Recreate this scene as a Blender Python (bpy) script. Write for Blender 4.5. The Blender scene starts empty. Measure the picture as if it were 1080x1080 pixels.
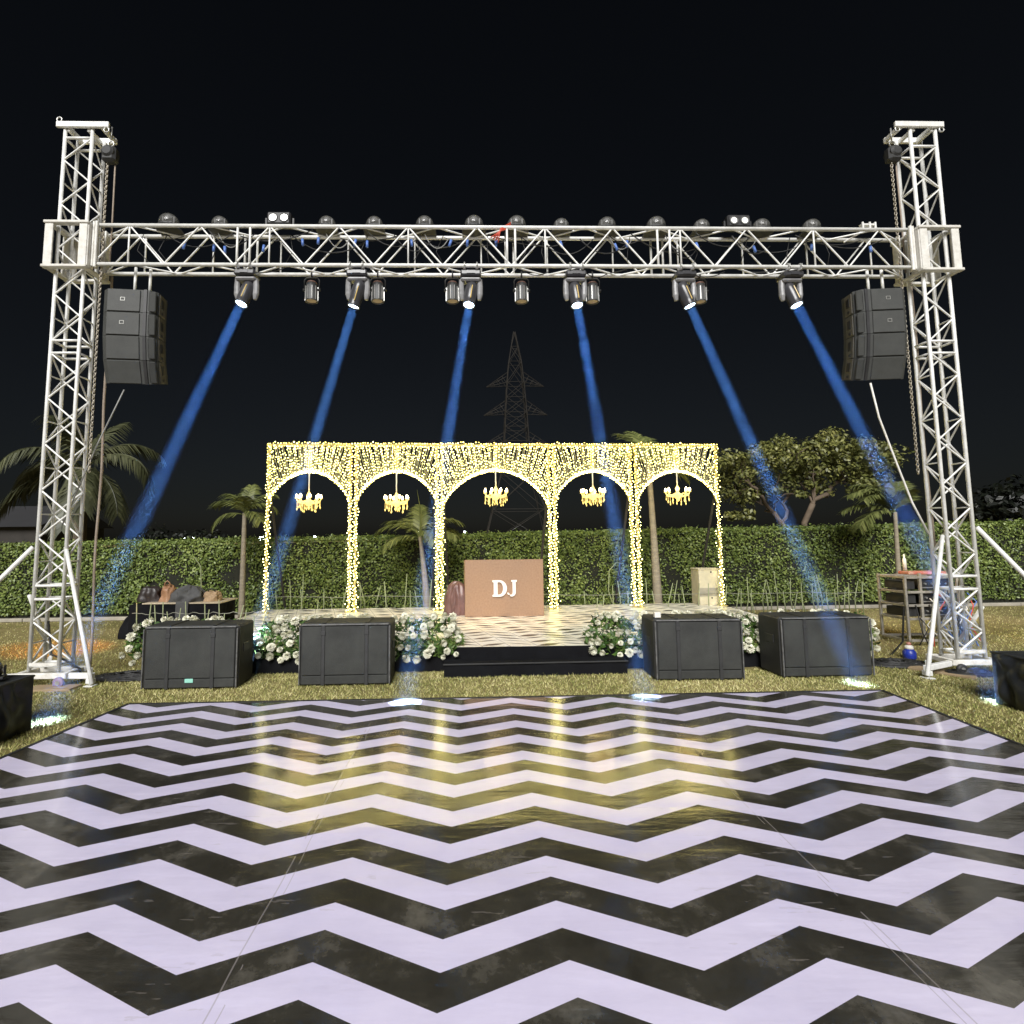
import bpy, math, random
import numpy as np
from mathutils import Vector, Matrix, Euler, noise as mnoise

random.seed(7)
rng = np.random.default_rng(11)
S = bpy.context.scene
COL = S.collection
PI = math.pi
sin, cos = math.sin, math.cos

# ------------------------------------------------------------------ camera model (pixels of the 1080 photograph -> world points)
FPX, PCX, PCY, EYE = 541.0, 500.0, 518.0, 1.6
PITCH, ROLL = math.atan(49 / 541), 0.0085
cF = Vector((0, cos(PITCH), sin(PITCH)))
_R0, _U0 = Vector((1, 0, 0)), Vector((0, -sin(PITCH), cos(PITCH)))
cU = _U0 * cos(ROLL) + _R0 * sin(ROLL)
cR = _R0 * cos(ROLL) - _U0 * sin(ROLL)

def ray(x, y):
    return cF + cR * ((x - PCX) / FPX) - cU * ((y - PCY) / FPX)

def P(x, y, Y):
    d = ray(x, y); return Vector((0, 0, EYE)) + d * (Y / d.y)

def G(x, y, z=0.0):
    d = ray(x, y); return Vector((0, 0, EYE)) + d * ((z - EYE) / d.z)

cam_d = bpy.data.cameras.new('camera')
cam_d.sensor_width = 36.0
cam_d.lens = 36.0 * FPX / 1080
cam_d.shift_x, cam_d.shift_y = 40 / 1080, -22 / 1080
cam_d.clip_start, cam_d.clip_end = 0.05, 2000
cam = bpy.data.objects.new('camera', cam_d); COL.objects.link(cam)
cam.matrix_world = Matrix(((cR.x, cU.x, -cF.x, 0), (cR.y, cU.y, -cF.y, 0), (cR.z, cU.z, -cF.z, EYE), (0, 0, 0, 1)))
S.camera = cam

# ------------------------------------------------------------------ materials
def new_mat(name):
    m = bpy.data.materials.new(name); m.use_nodes = True
    nt = m.node_tree; return m, nt, nt.nodes['Principled BSDF']

def N(nt, t, **kw):
    n = nt.nodes.new(t)
    for k, v in kw.items():
        if k in n.inputs.keys(): n.inputs[k].default_value = v
        else: setattr(n, k, v)
    return n

def ramp(nt, fac, stops):
    r = nt.nodes.new('ShaderNodeValToRGB')
    els = r.color_ramp.elements
    while len(els) < len(stops): els.new(0.5)
    for e, (p, c) in zip(els, stops):
        e.position = p; e.color = (*c, 1)
    nt.links.new(fac, r.inputs[0]); return r.outputs[0]

def mth(nt, op, a, b=None, c=None):
    n = nt.nodes.new('ShaderNodeMath'); n.operation = op
    for i, v in enumerate((a, b, c)):
        if v is None: continue
        if isinstance(v, (int, float)): n.inputs[i].default_value = v
        else: nt.links.new(v, n.inputs[i])
    return n.outputs[0]

def mat(name, c0, c1=None, rough=0.6, metal=0.0, scale=6.0, bump=0.0, bscale=None, spec=None, coat=0.0, stretch=(1, 1, 1)):
    """a colour that drifts between c0 and c1 over the object, with an optional bump"""
    m, nt, b = new_mat(name)
    b.inputs['Roughness'].default_value = rough
    b.inputs['Metallic'].default_value = metal
    if spec is not None: b.inputs['Specular IOR Level'].default_value = spec
    if coat: b.inputs['Coat Weight'].default_value = coat
    c1 = c1 or tuple(x * 0.75 for x in c0)
    tc = N(nt, 'ShaderNodeTexCoord'); mp = N(nt, 'ShaderNodeMapping'); mp.inputs['Scale'].default_value = stretch
    nt.links.new(tc.outputs['Object'], mp.inputs[0])
    nz = N(nt, 'ShaderNodeTexNoise', Scale=scale, Detail=5.0, Roughness=0.65)
    nt.links.new(mp.outputs[0], nz.inputs['Vector'])
    nt.links.new(ramp(nt, nz.outputs[0], [(0.3, c1), (0.7, c0)]), b.inputs['Base Color'])
    if bump:
        nb = N(nt, 'ShaderNodeTexNoise', Scale=bscale or scale * 6, Detail=4.0)
        nt.links.new(mp.outputs[0], nb.inputs['Vector'])
        bp = N(nt, 'ShaderNodeBump', Strength=bump, Distance=0.01)
        nt.links.new(nb.outputs[0], bp.inputs['Height']); nt.links.new(bp.outputs[0], b.inputs['Normal'])
    return m

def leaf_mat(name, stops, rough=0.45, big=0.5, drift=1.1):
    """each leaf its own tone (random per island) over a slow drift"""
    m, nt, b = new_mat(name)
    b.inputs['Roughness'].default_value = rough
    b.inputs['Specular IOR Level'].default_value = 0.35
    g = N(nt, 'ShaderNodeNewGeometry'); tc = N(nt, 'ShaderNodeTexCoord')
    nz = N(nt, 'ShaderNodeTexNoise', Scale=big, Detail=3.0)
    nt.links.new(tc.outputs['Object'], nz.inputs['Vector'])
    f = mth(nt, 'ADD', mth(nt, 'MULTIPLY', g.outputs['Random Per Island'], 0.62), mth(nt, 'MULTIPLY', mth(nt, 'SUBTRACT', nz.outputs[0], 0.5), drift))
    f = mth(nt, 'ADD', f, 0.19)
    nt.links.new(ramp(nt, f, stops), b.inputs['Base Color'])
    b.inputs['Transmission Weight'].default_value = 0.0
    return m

def glow(name, col, strength, base=(0.8, 0.8, 0.8)):
    m, nt, b = new_mat(name)
    b.inputs['Base Color'].default_value = (*base, 1)
    b.inputs['Emission Color'].default_value = (*col, 1)
    b.inputs['Emission Strength'].default_value = strength
    return m

M = {}
M['truss'] = mat('weathered_white_paint', (0.86, 0.86, 0.84), (0.63, 0.63, 0.60), rough=0.42, scale=9, bump=0.08, metal=0.08)
M['truss_dirty'] = mat('dirty_white_paint', (0.76, 0.75, 0.71), (0.50, 0.48, 0.43), rough=0.5, scale=10, bump=0.08)
M['galv'] = mat('galvanised_metal', (0.62, 0.62, 0.60), (0.42, 0.42, 0.40), rough=0.38, metal=0.7, scale=12)
M['black'] = mat('black_plastic', (0.022, 0.022, 0.024), (0.012, 0.012, 0.013), rough=0.5, scale=14, bump=0.05)
M['darkgrey'] = mat('dark_grey_paint', (0.06, 0.062, 0.062), (0.04, 0.041, 0.041), rough=0.55, scale=9, bump=0.05)
M['head_shell'] = mat('moving_head_plastic', (0.30, 0.30, 0.305), (0.17, 0.17, 0.175), rough=0.35, scale=9)
M['gun'] = mat('dark_head_shell', (0.05, 0.05, 0.055), rough=0.28, scale=9)
M['cab'] = mat('speaker_cabinet_paint', (0.032, 0.032, 0.031), (0.018, 0.019, 0.018), rough=0.62, scale=5, bump=0.25, bscale=90)
M['grille'] = mat('speaker_grille_cloth', (0.042, 0.044, 0.040), (0.017, 0.018, 0.017), rough=0.75, scale=2.4, bump=0.45, bscale=160)
M['cab_dark'] = mat('cabinet_strap', (0.030, 0.031, 0.031), (0.018, 0.018, 0.019), rough=0.6, scale=9)
M['edge_wear'] = mat('worn_cabinet_edge', (0.17, 0.17, 0.165), (0.05, 0.05, 0.05), rough=0.55, scale=16)
M['arr'] = mat('array_grille', (0.047, 0.049, 0.046), (0.032, 0.034, 0.032), rough=0.6, scale=6, bump=0.2, bscale=150)
M['arr_side'] = mat('array_side', (0.12, 0.11, 0.088), (0.07, 0.065, 0.055), rough=0.6, scale=8, bump=0.1)
M['badge'] = mat('badge_metal', (0.33, 0.33, 0.31), rough=0.4, metal=0.4, scale=20)
M['label_green'] = mat('mint_label', (0.30, 0.62, 0.52), (0.2, 0.5, 0.4), rough=0.5, scale=20)
M['label_white'] = mat('white_sticker', (0.78, 0.76, 0.70), rough=0.5, scale=20)
M['cloth'] = mat('black_cloth', (0.008, 0.0085, 0.010), (0.005, 0.005, 0.006), rough=0.9, spec=0.12, scale=4, bump=0.2, bscale=60)
M['cover'] = mat('black_stretch_cover', (0.020, 0.023, 0.026), (0.011, 0.012, 0.014), rough=0.34, scale=4, bump=0.25, bscale=20)
M['copper'] = mat('copper_sequin_panel', (0.345, 0.225, 0.148), (0.27, 0.172, 0.112), rough=0.42, metal=0.25, scale=34, bump=0.3, bscale=110)
M['copper_edge'] = mat('copper_edge', (0.36, 0.21, 0.13), rough=0.5, scale=20)
M['letter'] = mat('white_letter', (0.80, 0.80, 0.78), (0.74, 0.74, 0.72), rough=0.45, scale=10)
M['satin'] = mat('mauve_satin', (0.16, 0.085, 0.075), (0.09, 0.05, 0.045), rough=0.4, scale=6, bump=0.3, bscale=12)
M['gold'] = mat('gold_frame_paint', (0.45, 0.38, 0.15), (0.36, 0.29, 0.10), rough=0.4, metal=0.1, scale=20)
M['thread'] = mat('light_string_cord', (0.58, 0.54, 0.34), (0.46, 0.42, 0.25), rough=0.5, scale=30)
M['bulb'] = glow('warm_led', (1.0, 0.87, 0.27), 16.0)
M['bulb_y'] = glow('yellow_led', (1.0, 0.75, 0.12), 10.0)
M['candle'] = glow('chandelier_lamp', (1.0, 0.80, 0.42), 22.0)
M['crystal'] = glow('self_glowing_crystal', (1.0, 0.72, 0.20), 1.25, base=(0.8, 0.6, 0.2))  # emission on body, arms and drops stands in for light from the bulbs
M['brass'] = mat('bright_brass', (0.75, 0.55, 0.2), rough=0.25, metal=0.8, scale=20)
M['lens_on'] = glow('lit_lens', (0.62, 0.82, 1.0), 14.0)
M['lens_warm'] = glow('lit_blinder', (1.0, 0.98, 0.86), 3.5)
M['lens_dim'] = glow('dim_par_lens', (1.0, 0.62, 0.25), 0.12, base=(0.1,0.1,0.1))
M['far_lamp'] = glow('far_lamp', (0.80, 0.92, 1.0), 40.0)
M['strip'] = mat('orange_led_strip', (0.75, 0.55, 0.2), rough=0.3, scale=20)
M['redbar'] = mat('red_bar', (0.40, 0.075, 0.045), (0.46, 0.30, 0.24), rough=0.45, scale=10)
M['blue'] = mat('blue_plug', (0.02, 0.045, 0.36), (0.015, 0.03, 0.25), rough=0.35, scale=10)
M['paleblue'] = mat('blue_connector', (0.10, 0.20, 0.55), rough=0.4, scale=10)
M['redcord'] = mat('red_cord', (0.60, 0.08, 0.04), rough=0.5, scale=10)
M['cable'] = mat('black_cable', (0.02, 0.02, 0.02), rough=0.55, scale=10)
M['cable_grey'] = mat('grey_cable', (0.28, 0.28, 0.27), rough=0.55, scale=10)
M['rope'] = mat('hemp_rope', (0.34, 0.28, 0.22), (0.24, 0.19, 0.15), rough=0.85, scale=40, bump=0.4)
M['chain'] = mat('steel_chain', (0.50, 0.46, 0.38), (0.32, 0.28, 0.22), rough=0.45, metal=0.5, scale=40)
M['wood'] = mat('raw_plank', (0.34, 0.25, 0.15), (0.22, 0.16, 0.09), rough=0.8, scale=5, stretch=(1, 8, 8), bump=0.2)
M['cream'] = mat('cream_carton', (0.62, 0.56, 0.40), (0.48, 0.43, 0.30), rough=0.7, scale=6)
M['rackframe'] = mat('worn_rack_steel', (0.42, 0.40, 0.35), (0.24, 0.22, 0.19), rough=0.5, metal=0.3, scale=14)
M['cream_dark'] = mat('carton_side', (0.36, 0.33, 0.26), rough=0.7, scale=6)
M['bark'] = mat('bark', (0.15, 0.11, 0.075), (0.08, 0.06, 0.04), rough=0.9, scale=5, bump=0.5, bscale=25)
M['bark_pale'] = mat('pale_palm_trunk', (0.30, 0.26, 0.19), (0.19, 0.16, 0.12), rough=0.85, scale=4, bump=0.4, bscale=30, stretch=(1, 1, 5))
M['stake'] = mat('bamboo_cane', (0.30, 0.34, 0.18), (0.20, 0.22, 0.12), rough=0.6, scale=7)
M['twine'] = mat('twine', (0.30, 0.30, 0.24), rough=0.8, scale=9)
M['pylon'] = mat('dimmed_lattice_steel', (0.022, 0.018, 0.013), (0.013, 0.011, 0.009), rough=0.8, scale=0.4)  # steel colour darkened to stand for the weak light that far back
M['tan'] = mat('tan_leather', (0.36, 0.20, 0.11), (0.25, 0.13, 0.07), rough=0.5, scale=6, bump=0.1)
M['greycloth'] = mat('grey_jacket_cloth', (0.085, 0.085, 0.085), (0.05, 0.05, 0.05), rough=0.85, scale=6, bump=0.2)
M['blackbag'] = mat('black_bag_leather', (0.035, 0.026, 0.024), (0.02, 0.016, 0.015), rough=0.45, scale=6, bump=0.15)
M['wicker'] = mat('woven_straw', (0.42, 0.30, 0.18), (0.28, 0.18, 0.10), rough=0.8, scale=30, bump=0.4)
M['tabletop'] = mat('table_edge_board', (0.50, 0.42, 0.30), rough=0.6, scale=6)
M['hut'] = mat('dark_hut_wall', (0.030, 0.026, 0.022), (0.018, 0.016, 0.014), rough=0.9, scale=2)
M['hutroof'] = mat('dark_hut_roof', (0.016, 0.016, 0.018), rough=0.9, scale=2)
M['concrete'] = mat('pale_concrete', (0.36, 0.33, 0.27), (0.24, 0.22, 0.18), rough=0.9, scale=5, bump=0.2)
M['petal'] = mat('cream_white_petal', (0.80, 0.79, 0.66), (0.66, 0.65, 0.50), rough=0.6, scale=25)
M['red_wheel'] = mat('red_caster', (0.32, 0.07, 0.05), rough=0.5, scale=10)
M['purple_wheel'] = mat('purple_caster', (0.26, 0.20, 0.32), rough=0.5, scale=10)
M['flower_leaf'] = leaf_mat('bouquet_leaf', [(0.0, (0.015, 0.040, 0.008)), (0.5, (0.06, 0.12, 0.022)), (1.0, (0.20, 0.26, 0.07))], big=3.0)
M['hedge_leaf'] = leaf_mat('hedge_leaf', [(0.0, (0.032, 0.050, 0.012)), (0.38, (0.105, 0.150, 0.034)), (0.72, (0.195, 0.245, 0.062)), (1.0, (0.31, 0.35, 0.11))], big=0.8, drift=0.55)
M['hedge_core'] = mat('hedge_twigs', (0.016, 0.016, 0.008), (0.006, 0.008, 0.004), rough=0.95, scale=9)
M['tree_leaf'] = leaf_mat('tree_leaf', [(0.0, (0.034, 0.042, 0.011)), (0.45, (0.10, 0.108, 0.028)), (0.8, (0.19, 0.19, 0.055)), (1.0, (0.33, 0.31, 0.11))], big=0.5)
M['dark_leaf'] = leaf_mat('dark_tree_leaf', [(0.0, (0.002, 0.003, 0.002)), (0.5, (0.004, 0.006, 0.003)), (1.0, (0.010, 0.012, 0.006))], big=0.5)  # leaf colours taken near black in place of night shade on far trees
M['palm_leaf'] = leaf_mat('palm_leaflet', [(0.0, (0.045, 0.054, 0.016)), (0.5, (0.115, 0.132, 0.040)), (1.0, (0.25, 0.26, 0.095))], big=0.6)
M['palm_dim'] = leaf_mat('shade_toned_palm_leaflet', [(0.0, (0.022, 0.024, 0.011)), (0.5, (0.050, 0.055, 0.026)), (1.0, (0.115, 0.118, 0.060))], big=0.6)  # palm leaflet again in darker colours, its dimmer light put into the tone
M['dry_palm'] = leaf_mat('dry_palm_leaflet', [(0.0, (0.06, 0.045, 0.022)), (1.0, (0.20, 0.15, 0.075))], big=0.6)

def grass_mat(name, blades):
    m, nt, b = new_mat(name)
    b.inputs['Roughness'].default_value = 0.75
    b.inputs['Specular IOR Level'].default_value = 0.2
    tc = N(nt, 'ShaderNodeTexCoord')
    n1 = N(nt, 'ShaderNodeTexNoise', Scale=0.55, Detail=4.0)
    n2 = N(nt, 'ShaderNodeTexNoise', Scale=7.0, Detail=5.0)
    nt.links.new(tc.outputs['Object'], n1.inputs['Vector']); nt.links.new(tc.outputs['Object'], n2.inputs['Vector'])
    f = mth(nt, 'ADD', mth(nt, 'MULTIPLY', n1.outputs[0], 0.75), mth(nt, 'MULTIPLY', n2.outputs[0], 0.35))
    if blades:
        g = N(nt, 'ShaderNodeNewGeometry')
        f = mth(nt, 'ADD', mth(nt, 'MULTIPLY', f, 0.62), mth(nt, 'MULTIPLY', g.outputs['Random Per Island'], 0.52))
        st = [(0.30, (0.11, 0.135, 0.034)), (0.48, (0.26, 0.265, 0.082)), (0.66, (0.43, 0.395, 0.155)), (0.9, (0.66, 0.61, 0.33))]
    else:
        st = [(0.30, (0.08, 0.07, 0.025)), (0.55, (0.19, 0.16, 0.065)), (0.8, (0.32, 0.25, 0.12))]
    nt.links.new(ramp(nt, f, st), b.inputs['Base Color'])
    return m
M['soil'] = grass_mat('lawn_soil', False)
M['grass'] = grass_mat('lawn_blades', True)

def chevron_mat():
    m, nt, b = new_mat('chevron_vinyl')
    tc = N(nt, 'ShaderNodeTexCoord'); sp = N(nt, 'ShaderNodeSeparateXYZ')
    nt.links.new(tc.outputs['Object'], sp.inputs[0])
    X, Y = mth(nt, 'MULTIPLY', sp.outputs[0], 1.0289), mth(nt, 'MULTIPLY', sp.outputs[1], 1.0289)
    wav, x0, amp, per, y0 = 0.975, 0.347, 0.215, 0.3205, 2.100
    t = mth(nt, 'ABSOLUTE', mth(nt, 'SUBTRACT', mth(nt, 'FRACT', mth(nt, 'ADD', mth(nt, 'DIVIDE', mth(nt, 'SUBTRACT', X, x0), wav), 100.5)), 0.5))
    v = mth(nt, 'ADD', Y, mth(nt, 'MULTIPLY', t, amp * 2))        # apexes lie at t = 0
    s = mth(nt, 'FRACT', mth(nt, 'ADD', mth(nt, 'DIVIDE', mth(nt, 'SUBTRACT', v, y0), per), 100.0))
    black = mth(nt, 'LESS_THAN', s, 0.505)
    # scuffs, dust and foot marks
    def nz(scale, detail=6.0, st=(1, 1, 1), rough=0.65):
        mp = N(nt, 'ShaderNodeMapping'); mp.inputs['Scale'].default_value = st
        nt.links.new(tc.outputs['Object'], mp.inputs[0])
        n = N(nt, 'ShaderNodeTexNoise', Scale=scale, Detail=detail, Roughness=rough); nt.links.new(mp.outputs[0], n.inputs['Vector']); return n.outputs[0]
    cw = ramp(nt, nz(2.2), [(0.3, (0.63, 0.585, 0.785)), (0.7, (0.735, 0.685, 0.88))])
    cb = ramp(nt, nz(3.0, 8.0, (1, 1, 1), 0.72), [(0.34, (0.024, 0.022, 0.017)), (0.52, (0.040, 0.037, 0.029)), (0.70, (0.13, 0.12, 0.10))])
    mx = N(nt, 'ShaderNodeMix', data_type='RGBA'); nt.links.new(black, mx.inputs[0]); nt.links.new(cw, mx.inputs[6]); nt.links.new(cb, mx.inputs[7])
    scr = mth(nt, 'GREATER_THAN', nz(9.0, 3.0, (0.6, 4.0, 1)), 0.665)
    msk = mth(nt, 'MULTIPLY', scr, mth(nt, 'GREATER_THAN', nz(1.1, 2.0), 0.52))
    mx2 = N(nt, 'ShaderNodeMix', data_type='RGBA'); nt.links.new(mth(nt, 'MULTIPLY', msk, 0.22), mx2.inputs[0]); nt.links.new(mx.outputs[2], mx2.inputs[6]); mx2.inputs[7].default_value = (0.36, 0.32, 0.30, 1)
    # welded seams between the printed sheets
    wob = mth(nt, 'MULTIPLY', mth(nt, 'SUBTRACT', nz(0.9, 2.0), 0.5), 0.06)
    xs = mth(nt, 'ADD', X, wob)
    d1 = mth(nt, 'MINIMUM', mth(nt, 'ABSOLUTE', mth(nt, 'ADD', xs, 0.92)), mth(nt, 'ABSOLUTE', mth(nt, 'SUBTRACT', xs, 1.63)))
    d2 = mth(nt, 'MINIMUM', mth(nt, 'ABSOLUTE', mth(nt, 'ADD', mth(nt, 'ADD', xs, mth(nt, 'MULTIPLY', wob, 1.4)), 0.885)), mth(nt, 'ABSOLUTE', mth(nt, 'SUBTRACT', mth(nt, 'SUBTRACT', xs, mth(nt, 'MULTIPLY', wob, 1.7)), 1.60)))
    seam = mth(nt, 'MAXIMUM', mth(nt, 'MULTIPLY', mth(nt, 'LESS_THAN', d1, 0.0030), mth(nt, 'GREATER_THAN', nz(3.0, 2.0), 0.47)), mth(nt, 'MULTIPLY', mth(nt, 'LESS_THAN', d2, 0.0022), mth(nt, 'GREATER_THAN', nz(2.3, 2.0), 0.52)))
    mx3 = N(nt, 'ShaderNodeMix', data_type='RGBA'); nt.links.new(mth(nt, 'MULTIPLY', seam, 0.5), mx3.inputs[0]); nt.links.new(mx2.outputs[2], mx3.inputs[6]); mx3.inputs[7].default_value = (0.33, 0.30, 0.30, 1)
    nt.links.new(mx3.outputs[2], b.inputs['Base Color'])
    r = N(nt, 'ShaderNodeMapRange'); nt.links.new(nz(4.0, 5.0), r.inputs[0]); r.inputs[1].default_value = 0.3; r.inputs[2].default_value = 0.75
    r.inputs[3].default_value = 0.12; r.inputs[4].default_value = 0.24
    nt.links.new(r.outputs[0], b.inputs['Roughness'])
    b.inputs['Specular IOR Level'].default_value = 0.75; b.inputs['Coat Weight'].default_value = 0.75; b.inputs['Coat Roughness'].default_value = 0.12
    h = mth(nt, 'ADD', mth(nt, 'MULTIPLY', nz(1.0, 4.0, (0.55, 3.2, 1), 0.5), 1.0), mth(nt, 'MULTIPLY', nz(5.0, 4.0, (0.7, 2.6, 1), 0.55), 0.20))
    h = mth(nt, 'ADD', h, mth(nt, 'MULTIPLY', mth(nt, 'SMOOTH_MIN', d1, 0.03, 0.01), -3.0))
    bp = N(nt, 'ShaderNodeBump', Strength=0.22, Distance=0.035)
    nt.links.new(h, bp.inputs['Height']); nt.links.new(bp.outputs[0], b.inputs['Normal']); nt.links.new(bp.outputs[0], b.inputs['Coat Normal'])
    return m
M['chevron'] = chevron_mat()

def deck_mat():
    m, nt, b = new_mat('stage_vinyl')
    tc = N(nt, 'ShaderNodeTexCoord'); sp = N(nt, 'ShaderNodeSeparateXYZ')
    nt.links.new(tc.outputs['Object'], sp.inputs[0])
    u = mth(nt, 'DIVIDE', sp.outputs[0], 0.34); v = mth(nt, 'DIVIDE', sp.outputs[1], 0.20)
    row = mth(nt, 'FLOOR', v)
    u2 = mth(nt, 'ADD', u, mth(nt, 'MULTIPLY', v, 0.18))
    fu = mth(nt, 'SUBTRACT', mth(nt, 'FRACT', mth(nt, 'ADD', u2, 50.0)), 0.5); fv = mth(nt, 'SUBTRACT', mth(nt, 'FRACT', mth(nt, 'ADD', v, 50.0)), 0.5)
    alt = mth(nt, 'SUBTRACT', mth(nt, 'MULTIPLY', mth(nt, 'FRACT', mth(nt, 'MULTIPLY', mth(nt, 'FLOOR', mth(nt, 'ADD', u2, 50.0)), 0.5)), 4.0), 1.0)
    sk = mth(nt, 'ADD', fv, mth(nt, 'MULTIPLY', mth(nt, 'MULTIPLY', fu, alt), 0.62))
    cv = nt.nodes.new('ShaderNodeCombineXYZ'); nt.links.new(mth(nt, 'FLOOR', mth(nt, 'ADD', u2, 50.0)), cv.inputs[0]); nt.links.new(mth(nt, 'FLOOR', mth(nt, 'ADD', v, 50.0)), cv.inputs[1])
    wn = nt.nodes.new('ShaderNodeTexWhiteNoise'); nt.links.new(cv.outputs[0], wn.inputs['Vector'])
    sk = mth(nt, 'ADD', sk, mth(nt, 'MULTIPLY', mth(nt, 'SUBTRACT', wn.outputs[0], 0.5), 0.35))
    amp_ = mth(nt, 'ADD', mth(nt, 'MULTIPLY', wn.outputs[0], 0.24), 0.09)
    lens = mth(nt, 'LESS_THAN', mth(nt, 'ABSOLUTE', sk), mth(nt, 'MULTIPLY', mth(nt, 'COSINE', mth(nt, 'MULTIPLY', fu, PI)), amp_))
    nz = N(nt, 'ShaderNodeTexNoise', Scale=3.0, Detail=4.0); nt.links.new(tc.outputs['Object'], nz.inputs['Vector'])
    cw = ramp(nt, nz.outputs[0], [(0.3, (0.70, 0.66, 0.54)), (0.7, (0.82, 0.79, 0.70))])
    chk = N(nt, 'ShaderNodeTexChecker', Scale=1.0)
    edge = mth(nt, 'GREATER_THAN', mth(nt, 'ABSOLUTE', fu), 0.482)
    mx = N(nt, 'ShaderNodeMix', data_type='RGBA'); nt.links.new(mth(nt, 'MAXIMUM', lens, mth(nt, 'MULTIPLY', edge, 0.6)), mx.inputs[0]); nt.links.new(cw, mx.inputs[6]); mx.inputs[7].default_value = (0.035, 0.030, 0.026, 1)
    nt.links.new(mx.outputs[2], b.inputs['Base Color'])
    b.inputs['Roughness'].default_value = 0.32
    return m
M['deck'] = deck_mat()

def beam_mat():
    m = bpy.data.materials.new('lit_fog'); m.use_nodes = True
    nt = m.node_tree; nt.nodes.clear()
    o = N(nt, 'ShaderNodeOutputMaterial'); v = N(nt, 'ShaderNodeVolumePrincipled')
    v.inputs['Color'].default_value = (0.25, 0.52, 1.0, 1); v.inputs['Density'].default_value = 0.040; v.inputs['Anisotropy'].default_value = 0.0
    nt.links.new(v.outputs[0], o.inputs['Volume'])
    return m
M['fog'] = beam_mat()

def dome_mat():
    m, nt, b = new_mat('clear_rain_dome')
    b.inputs['Base Color'].default_value = (0.16, 0.16, 0.15, 1); b.inputs['Roughness'].default_value = 0.12
    b.inputs['Alpha'].default_value = 0.42
    return m
M['dome'] = dome_mat()

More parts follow.
